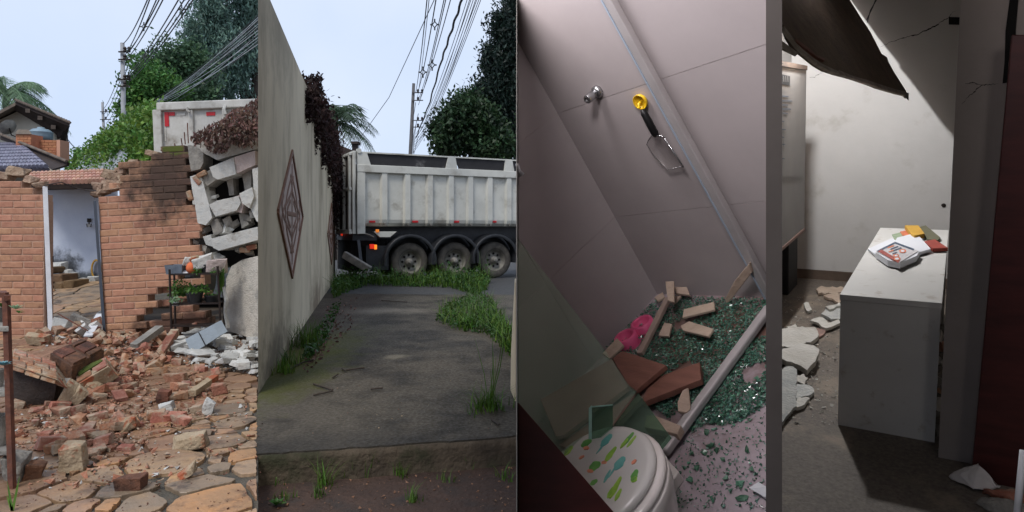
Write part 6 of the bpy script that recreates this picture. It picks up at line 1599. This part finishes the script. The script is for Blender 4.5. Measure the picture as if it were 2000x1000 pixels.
# hanging ceiling board, underside torn
M_ceil = mat('dark_torn_underside', lin(134, 116, 100, .9), lin(104, 90, 78, .9), scale=7, rough=.95, bump=.5, bscale=40)
M_core = mat('torn_plaster_edge', lin(206, 196, 182, .8), lin(160, 146, 130, .8), scale=14, rough=.95, bump=.5)
A_, B_, = fo.on(1524, -20, 1, .55), fo.on(1648, -20, 1, 3.1)
nrm = (B_ - A_).cross(Tt - A_).normalized()
if nrm.y > 0: nrm = -nrm
fcb = lambda px, py: (lambda r, o: o + r * ((A_ - o).dot(nrm) / r.dot(nrm)))((fo.I.to_3x3() @ ray(px, py)), fo.I @ CAM)
outl = [(1520, -30), (1646, -30), (1660, 0), (1682, 35), (1700, 62), (1722, 105), (1733, 112), (1735, 120), (1746, 140), (1770, 178), (1773, 190), (1764, 182), (1748, 180), (1715, 170), (1690, 160), (1660, 150), (1634, 143), (1610, 135), (1592, 124), (1575, 110), (1560, 98), (1548, 85), (1540, 72), (1532, 52), (1520, 30)]
cbd = thing('ceiling_board', 'dark broken ceiling board hanging down into the office', 'ceiling board', fo.M)
MB().prism([fcb(x, y) for x, y in outl], -nrm * .02).done('board', M_ceil, cbd)
def edge_strip(pts, w, m, name, off):
    mb = MB(); r = random.Random(len(pts))
    a = [fcb(x, y) + nrm * off for x, y in pts]; b = [fcb(x + r.uniform(-1, 1), y - w * r.uniform(.5, 1.2)) + nrm * off for x, y in pts]
    mb.prism(a + b[::-1], -nrm * .016)
    return mb.done(name, m, cbd)
edge_strip([(1528, 62), (1540, 76), (1552, 92), (1566, 106), (1580, 118), (1598, 131), (1618, 142), (1636, 147)], 7, M_core, 'torn_edge', .012)
edge_strip([(1634, 147), (1660, 155), (1690, 165), (1715, 174), (1748, 184), (1766, 188)], 7, M_core, 'torn_edge', .013)
edge_strip([(1550, 84), (1562, 94), (1576, 104), (1590, 114), (1606, 122)], 5, M_plank, 'torn_lath', .014)
MB().hull([fcb(1762, 182) + nrm * .01, fcb(1770, 184) + nrm * .02, fcb(1775, 197), fcb(1766, 188), fcb(1768, 180) - nrm * .02]).done('torn_flap', M_concdk, cbd)
MB().prism([fcb(1500, 75), fcb(1528, 80), fcb(1560, 104), fcb(1556, 108), (fcb(1524, 92))], -nrm * .01).done('torn_paper', M_core, cbd)
wr_ = MB()
for a in ([(1718, -10), (1700, 20), (1694, 44)], [(1714, -10), (1704, 15), (1692, 40)]): tag(MB().tube([fo.on(x, y, 1, 2.9) for x, y in a], .004, 5).done('loose_wire', M_wire, M=fo.M), 'thin loose wire dangling beside the ceiling board', 'wire', 'loose wires in the office')
# cracks in the walls
def crack(label, pts, fr, ax, val, w, eps):
    rnd = random.Random(int(pts[0][0])); fine = []
    for (x0, y0), (x1, y1) in zip(pts[:-1], pts[1:]):
        for t in np.linspace(0, 1, 7)[:-1]: fine.append((x0 + (x1 - x0) * t + rnd.uniform(-1.2, 1.2), y0 + (y1 - y0) * t + rnd.uniform(-1.2, 1.2)))
    fine.append(pts[-1]); n = len(fine)
    ww = [w * (.35 + rnd.random() * .9) * math.sin(3.1416 * min(1, (i + .5) / n + .05)) for i in range(n)]
    up = [fr.on(x, y - v, ax, val) for (x, y), v in zip(fine, ww)]; dn = [fr.on(x, y + v, ax, val) for (x, y), v in zip(fine, ww)]
    mb = MB()
    for i in range(n - 1): mb.add([up[i], up[i + 1], dn[i + 1], dn[i]], [(0, 1, 2, 3)])
    return tag(mb.done('wall_crack', M_void, M=fr.M), label, 'crack')
crack('long wavy crack running across the upper office wall', [(1720, 91), (1745, 80), (1768, 73), (1790, 68), (1818, 56), (1840, 42), (1853, 34), (1862, 22), (1885, 18)], fo, 1, YW - .003, 1.3, 0)
crack('short faint crack on the bright office wall left', [(1580, 152), (1592, 150), (1600, 144), (1612, 138)], fo, 1, YW - .003, .5, 0)
hl = tag(MB().prism(poly_px(fo, [(1853, 33), (1890, 34), (1890, 49), (1853, 48)], 1, YW - .004), (0, .003, 0)).done('wall_hole', M_void, M=fo.M), 'dark rectangular slot high on the office wall', 'hole')
tag(MB().lathe([(.001, .012), (.014, .01), (.018, 0), (.001, 0)], 12, T(fo.on(1843, 401, 1, YW)) @ rotw).done('wall_plug', M_iron, M=fo.M), 'small grey screw plug on the office wall', 'wall plug')
# near wall end on the right with a deep crack, and the red door
M_jamb = mat('grey_wall_paint', lin(172, 160, 154, .8), lin(160, 150, 144, .8), scale=3, rough=.85, bump=.08, bscale=50)
jy = -.15
tag(MB().box((.455, jy, ZF), (.60, jy + .12, ZCE + .3)).done('door_jamb', M_jamb, M=fo.M), 'grey wall end right of the white desk with a forked crack', 'wall')
jd = MB().box((.60, jy - .0, ZF), (1.6, jy + .1, ZCE + .3)).done('near_wall', M_jamb, M=fo.M); tag(jd, kind='structure')
crack('forked crack on the grey wall end', [(1878, 205), (1890, 190), (1902, 180), (1918, 166), (1935, 165), (1956, 162)], fo, 1, jy - .003, 1.1, 0)
crack('upper branch of the forked crack on the grey wall end', [(1886, 163), (1902, 161), (1920, 167)], fo, 1, jy - .0035, .9, 0)
gapm = tag(MB().prism(poly_px(fo, [(1973, -10), (1990, -10), (1984, 60), (1984, 120), (1976, 160), (1958, 163), (1962, 120), (1964, 60)], 1, jy - .006), (0, .004, 0)).done('wall_gap', M_void, M=fo.M), 'wide black gap torn beside the grey wall end', 'gap')
dr = thing('office_door', 'dark red-brown door at the right edge of the office', 'door', fo.M)
xa_ = fo.on(1900, 900, 1, -.32).x
MB().prism([fo.on(1976, 68, 1, -.3), fo.on(2060, 68, 1, -.3), fo.on(2040, 1000, 1, -.3), fo.on(1890, 1000, 1, -.3), fo.on(1900, 900, 1, -.3)], (0, .04, 0)).done('leaf', M_reddoor, dr, bevel=.004)
tag(MB().tube([fo.at(1986, 1010, 2.3), fo.at(1999, 880, 2.3)], .012, 10).done('white_pole', M_white, M=fo.M, smooth=True), 'white pole end at the lower right corner of the office', 'pole')
# ---- desk
M_desk = mat('white_laminate', lin(226, 223, 218, .88), lin(216, 213, 208, .88), scale=3, rough=.4, dirt=lin(190, 178, 164, .8), dscale=9, dpos=(.56, .72))
dk = thing('desk', 'white box-sided desk with papers on top', 'desk', fo.M @ T((0, 0, ZF)))
H = -ZF
MB().box((0, 0, H - .03), (.44, 2.1, H)).done('top', M_desk, dk, bevel=.002)
MB().box((.004, .004, 0), (.436, .024, H - .031)).done('end_panel', M_desk, dk)
MB().box((.004, .03, 0), (.022, 2.09, H - .031)).done('side_panel', M_desk, dk)
MB().box((.004, 2.07, 0), (.436, 2.096, H - .031)).done('end_panel', M_desk, dk)
# ---- papers and books on it
def flat(name, pts, z, th, m, label, cat, bev=.0, dz=None):
    pl_ = poly_px(fo, pts, 2, z)
    if dz: pl_ = [p + V((0, 0, d)) for p, d in zip(pl_, dz)]
    return tag(MB().prism(pl_, (0, 0, -th)).done(name, m, M=fo.M, bevel=bev), label, cat)
M_paper = mat('white_paper', lin(236, 236, 240, .88), lin(228, 228, 234, .88), scale=3, rough=.8)
M_ochre = mat('ochre_cover', lin(214, 168, 66), lin(196, 150, 60), scale=8, rough=.6)
M_olive = mat('olive_cover', lin(110, 108, 84), lin(92, 90, 72), scale=8, rough=.6)
M_redc = mat('red_cover', lin(166, 74, 62), lin(150, 62, 52), scale=8, rough=.5)
M_navy = mat('navy_print', lin(70, 84, 104), rough=.6)
M_orng = mat('orange_print', lin(222, 130, 92), lin(200, 110, 80), scale=20, rough=.6)
flat('green_leaflet', [(1742, 458), (1765, 452), (1772, 466), (1750, 472)], .008, .004, mat('leaf_green_print', lin(176, 190, 160, .8), lin(150, 170, 140, .8), scale=30, rough=.6), 'pale green leaflet half under the white papers', 'leaflet')
flat('orange_booklet', [(1758, 452), (1778, 449), (1784, 458), (1763, 460)], .012, .01, M_orng, 'orange booklet under the yellow book on the desk', 'booklet')
flat('olive_folder', [(1796, 443), (1808, 440), (1837, 464), (1832, 468), (1812, 468)], .02, .015, M_olive, 'olive-grey folder on the far right of the desk', 'folder')
flat('yellow_book', [(1767, 440), (1794, 440), (1806, 456), (1786, 460), (1780, 456)], .045, .03, M_ochre, 'yellow book on top of the pile on the desk', 'book', .002)
flat('red_book', [(1804, 471), (1826, 467), (1852, 484), (1822, 485)], .03, .022, M_redc, 'red notebook at the right of the papers on the desk', 'notebook', .002)
flat('paper_sheet', [(1695, 486), (1742, 465), (1768, 480), (1710, 497)], .02, .012, M_paper, 'white sheet stack at the left of the desk pile', 'papers')
flat('paper_sheet', [(1752, 464), (1784, 456), (1796, 462), (1818, 486), (1796, 492), (1770, 492), (1748, 472)], .03, .02, M_paper, 'large white sheets in the middle of the desk pile', 'papers')
bk = thing('puzzle_book', 'puzzle magazine with red and navy print in front of the papers', 'magazine', fo.M)
def bflat(name, pts, z, th, m): MB().prism(poly_px(fo, pts, 2, z), (0, 0, -th)).done(name, m, bk)
bflat('pages', [(1710, 492), (1749, 473), (1796, 490), (1790, 500), (1758, 513), (1734, 508)], .045, .035, M_paper)
bflat('cover', [(1712, 491), (1748, 473), (1794, 490), (1756, 513)], .05, .004, mat('cover_paper', lin(216, 212, 214, .85), lin(206, 200, 200, .85), scale=14, rough=.6))
bflat('navy_band', [(1712, 490), (1748, 472), (1751, 474), (1716, 492)], .0515, .001, M_navy)
bflat('navy_band', [(1748, 472), (1786, 486), (1784, 489), (1747, 475)], .0518, .001, M_navy)
bflat('red_band', [(1715, 491), (1722, 487), (1758, 509), (1754, 513)], .052, .001, M_redc)
for i, (x, y, L, m) in enumerate([(1733, 483, 16, M_orng), (1738, 486, 20, M_navy), (1743, 489, 22, M_navy), (1735, 491, 12, M_orng), (1742, 495, 12, M_navy)]):
    bflat('print_line', [(x, y), (x + L * .75, y - L * .28), (x + L * .75 + 2, y - L * .28 + 1.4), (x + 2, y + 1.4)], .0525 + i * .0002, .0008, m)
for i, (x, y, rx) in enumerate([(1763, 490, 7), (1750, 499, 6), (1752, 505, 7)]):
    bflat('print_ring', [(x + rx * math.cos(a), y + rx * .55 * math.sin(a)) for a in np.linspace(0, 6.28, 13)[:-1]], .0535 + i * .0002, .0008, M_orng)
    bflat('print_ring', [(x + rx * .55 * math.cos(a), y + rx * .3 * math.sin(a)) for a in np.linspace(0, 6.28, 13)[:-1]], .0545 + i * .0002, .0008, M_paper)
# ---- wall cabinet on the left with a notice sheet
cbx = -.55
c_ = [fo.on(*p, 0, cbx) for p in ((1520, 118), (1573, 128), (1573, 462), (1520, 478))]
y0_, y1_ = c_[0].y, (c_[1].y + c_[2].y) / 2
z1_, z0_ = (c_[0].z + c_[1].z) / 2, (c_[2].z + c_[3].z) / 2
M_cab = mat('grey_white_cabinet', lin(172, 168, 164, .7), lin(160, 156, 152, .7), scale=3, rough=.5)
cab = thing('wall_cabinet', 'grey-white wall cabinet with a notice sheet on its side', 'cabinet', fo.M)
MB().box((-.87, y0_ - .5, z0_ + .02), (cbx, y1_, z1_ - .035)).done('carcass', M_cab, cab, bevel=.003)
MB().box((-.87, y0_ - .5, z1_ - .034), (cbx + .006, y1_ + .006, z1_)).done('top_trim', M_skirt, cab)
MB().box((-.87, y0_ - .5, z0_ - .005), (cbx + .004, y1_ + .004, z0_ + .019)).done('bottom_trim', M_board2, cab)
nsh = thing('notice_sheet', 'printed notice sheet with a dark logo stuck on the wall cabinet', 'notice', fo.M)
sp_ = lambda x, y, e=.003: fo.on(x, y, 0, cbx + e)
MB().prism([sp_(1515, 140), sp_(1562, 146), sp_(1562, 345), sp_(1515, 345)], (-.002, 0, 0)).done('sheet', M_cab, nsh)
MB().prism([sp_(1520, 143, .005), sp_(1543, 149, .005), sp_(1543, 167, .005), sp_(1520, 163, .005)], (-.001, 0, 0)).done('logo_block', M_void, nsh)
for x in (1530, 1534, 1538): MB().prism([sp_(x, 148, .006), sp_(x + 1, 148, .006), sp_(x + 1.6, 160, .006), sp_(x + .6, 160, .006)], (-.0005, 0, 0)).done('logo_stroke', M_cab, nsh)
rnd = random.Random(8)
for i, y in enumerate((187, 196, 204, 212, 220, 236, 252, 267, 281, 309)):
    L = rnd.uniform(10, 20) if i < 5 else rnd.uniform(3, 7)
    MB().prism([sp_(1528, y, .005), sp_(1528 + L, y + .6, .005), sp_(1528 + L, y + 2.0, .005), sp_(1528, y + 1.6, .005)], (-.001, 0, 0)).done('text_line', M_navy, nsh)
dkb = tag(MB().box((-.87, 2.5, ZF), (-.74, 2.9, z0_ - .01)).done('dark_column', mat('black_box', lin(30, 28, 28), rough=.7), M=fo.M, bevel=.01), 'dark object standing in the corner under the wall cabinet', 'box')
# ---- fallen plaster on the floor
M_plas = mat('white_plaster_slab', lin(222, 218, 210, .85), lin(200, 194, 184, .82), scale=6, rough=.9, bump=.4, bscale=40, vary=.08)
def slab(pts, z, th, label, m=None, dz=None):
    rj = random.Random(int(pts[0][0] + pts[0][1])); fine = []; fz_ = []
    for i in range(len(pts)):
        a, b = pts[i], pts[(i + 1) % len(pts)]; n = max(2, int(math.hypot(b[0] - a[0], b[1] - a[1]) / 7))
        for k in range(n):
            t = k / n; fine.append((a[0] + (b[0] - a[0]) * t + rj.uniform(-2.2, 2.2), a[1] + (b[1] - a[1]) * t + rj.uniform(-2.0, 2.0)))
            if dz: fz_.append(dz[i] + (dz[(i + 1) % len(pts)] - dz[i]) * t)
    return flat('plaster_slab', fine, ZF + z, th, m or M_plas, label, 'plaster slab', .0, fz_ or None)
slab([(1515, 652), (1545, 642), (1590, 640), (1599, 652), (1590, 664), (1562, 676), (1515, 684)], .05, .03, 'upper large white plaster slab on the office floor', dz=[.02, .02, 0, 0, 0, 0, .02])
slab([(1515, 690), (1530, 682), (1563, 673), (1590, 684), (1600, 692), (1592, 712), (1578, 722), (1545, 706), (1515, 700)], .06, .035, 'lower large white plaster slab with a ragged tip', dz=[0, 0, .01, .03, .03, .02, 0, 0, 0])
slab([(1515, 726), (1542, 714), (1556, 720), (1556, 792), (1530, 822), (1515, 824)], .04, .02, 'long grey plaster board beside the left partition', M_conc)
slab([(1557, 732), (1570, 731), (1577, 738), (1572, 750), (1557, 745)], .03, .02, 'small white plaster piece under the ragged slab')
slab([(1557, 750), (1578, 750), (1592, 760), (1584, 772), (1556, 778)], .03, .02, 'pale plaster piece in the middle of the left debris', M_conc)
slab([(1557, 778), (1582, 776), (1570, 792), (1556, 796)], .03, .02, 'small plaster piece at the lower end of the left debris')
slab([(1590, 640), (1618, 640), (1604, 658), (1580, 662)], .02, .015, 'brownish board splinter by the upper slab', M_board2)
slab([(1595, 564), (1606, 560), (1648, 560), (1648, 572), (1597, 573)], .03, .02, 'cream board piece at the foot of the back wall', M_chip)
slab([(1610, 576), (1634, 572), (1648, 574), (1644, 590), (1630, 588)], .03, .02, 'torn cream board near the skirting', M_chip)
slab([(1602, 612), (1622, 598), (1648, 594), (1648, 622), (1625, 624)], .03, .02, 'grey plaster board behind the desk edge', M_conc)
slab([(1584, 624), (1606, 618), (1616, 632), (1640, 622), (1640, 632), (1612, 642), (1600, 632)], .04, .02, 'heap of white plaster flakes left of the desk')
slab([(1612, 600), (1640, 590), (1640, 597), (1620, 604)], .05, .02, 'white plaster flake standing by the desk')
slab([(1570, 592), (1580, 590), (1586, 604), (1574, 608)], .03, .02, 'single white chip on the office floor')
slab([(1538, 636), (1552, 634), (1556, 641), (1541, 643)], .04, .03, 'small white block above the plaster slabs')
rnd = random.Random(17); mb = MB()
for x, y in sample_px([(1530, 570), (1640, 575), (1640, 700), (1640, 830), (1560, 830), (1527, 840)], 420, 18):
    p = fo.on(x, y, 2, ZF); s = rnd.choice((.004, .006, .008, .014))
    q_ = [p + V((rnd.uniform(-1, 1), rnd.uniform(-1, 1), rnd.uniform(0, .9))) * s for _ in range(5)]
    mb.add(q_, [(0, 1, 2), (0, 1, 3), (1, 2, 4), (0, 2, 4), (0, 3, 4), (1, 3, 4)])
tag(mb.done('plaster_crumbs', M_plas, M=fo.M), 'white plaster crumbs over the office floor', 'rubble', kind='stuff')
# debris glimpsed between desk and wall end, dark rubble and cloth on the right
rnd = random.Random(19)
for i, (x, y) in enumerate([(1838, 655), (1837, 675), (1836, 700), (1835, 718), (1834, 742), (1833, 760), (1832, 790), (1831, 810)]):
    o = MB().hull([V((rnd.uniform(-1, 1) * .03, rnd.uniform(-1, 1) * .05, rnd.uniform(-1, 1) * .035)) for _ in range(10)]).done('plaster_lump', (M_plas, M_frag, M_plas, M_concdk)[i % 4], M=fo.M @ T(fo.on(x, y, 1, .35)))
    tag(o, 'piece of debris showing in the slit between desk and wall end', 'rubble', 'debris in the slit beside the desk')
for x, y, s, lb in [(1860, 855, .07, 'dark flat lump of rubble at the foot of the grey wall end'), (1885, 862, .05, 'smaller dark lump beside the wall end'), (1868, 882, .06, 'dusty low lump in front of the wall end')]:
    tag(MB().hull([V((rnd.uniform(-1.4, 1.4), rnd.uniform(-1, 1), rnd.uniform(0, .55))) * s for _ in range(14)]).done('rubble_lump', M_concdk, M=fo.M @ T(fo.on(x, y, 2, ZF)), rough=.01), lb, 'rubble')
cl = thing('crumpled_cloth', 'crumpled pale cloth with orange patches on the dark floor corner', 'cloth', fo.M @ T(fo.on(1930, 965, 2, ZF)))
def cloth(cx, cy, rx, ry, h, m, nm, seed):
    r_ = random.Random(seed)
    MB().hull([V((r_.gauss(0, .5) * rx, r_.gauss(0, .5) * ry, abs(r_.gauss(.2, .4)) * h)) for _ in range(26)]).done(nm, m, cl, M=T((cx, cy, 0)), rough=.06, smooth=True)
cloth(-.03, .04, .07, .06, .09, M_cer, 'pale_fold', 2.0)
cloth(.07, -.02, .08, .05, .05, M_frag, 'orange_fold', 5.0)
cloth(.05, -.12, .09, .05, .05, M_concdk, 'grey_fold', 9.0)
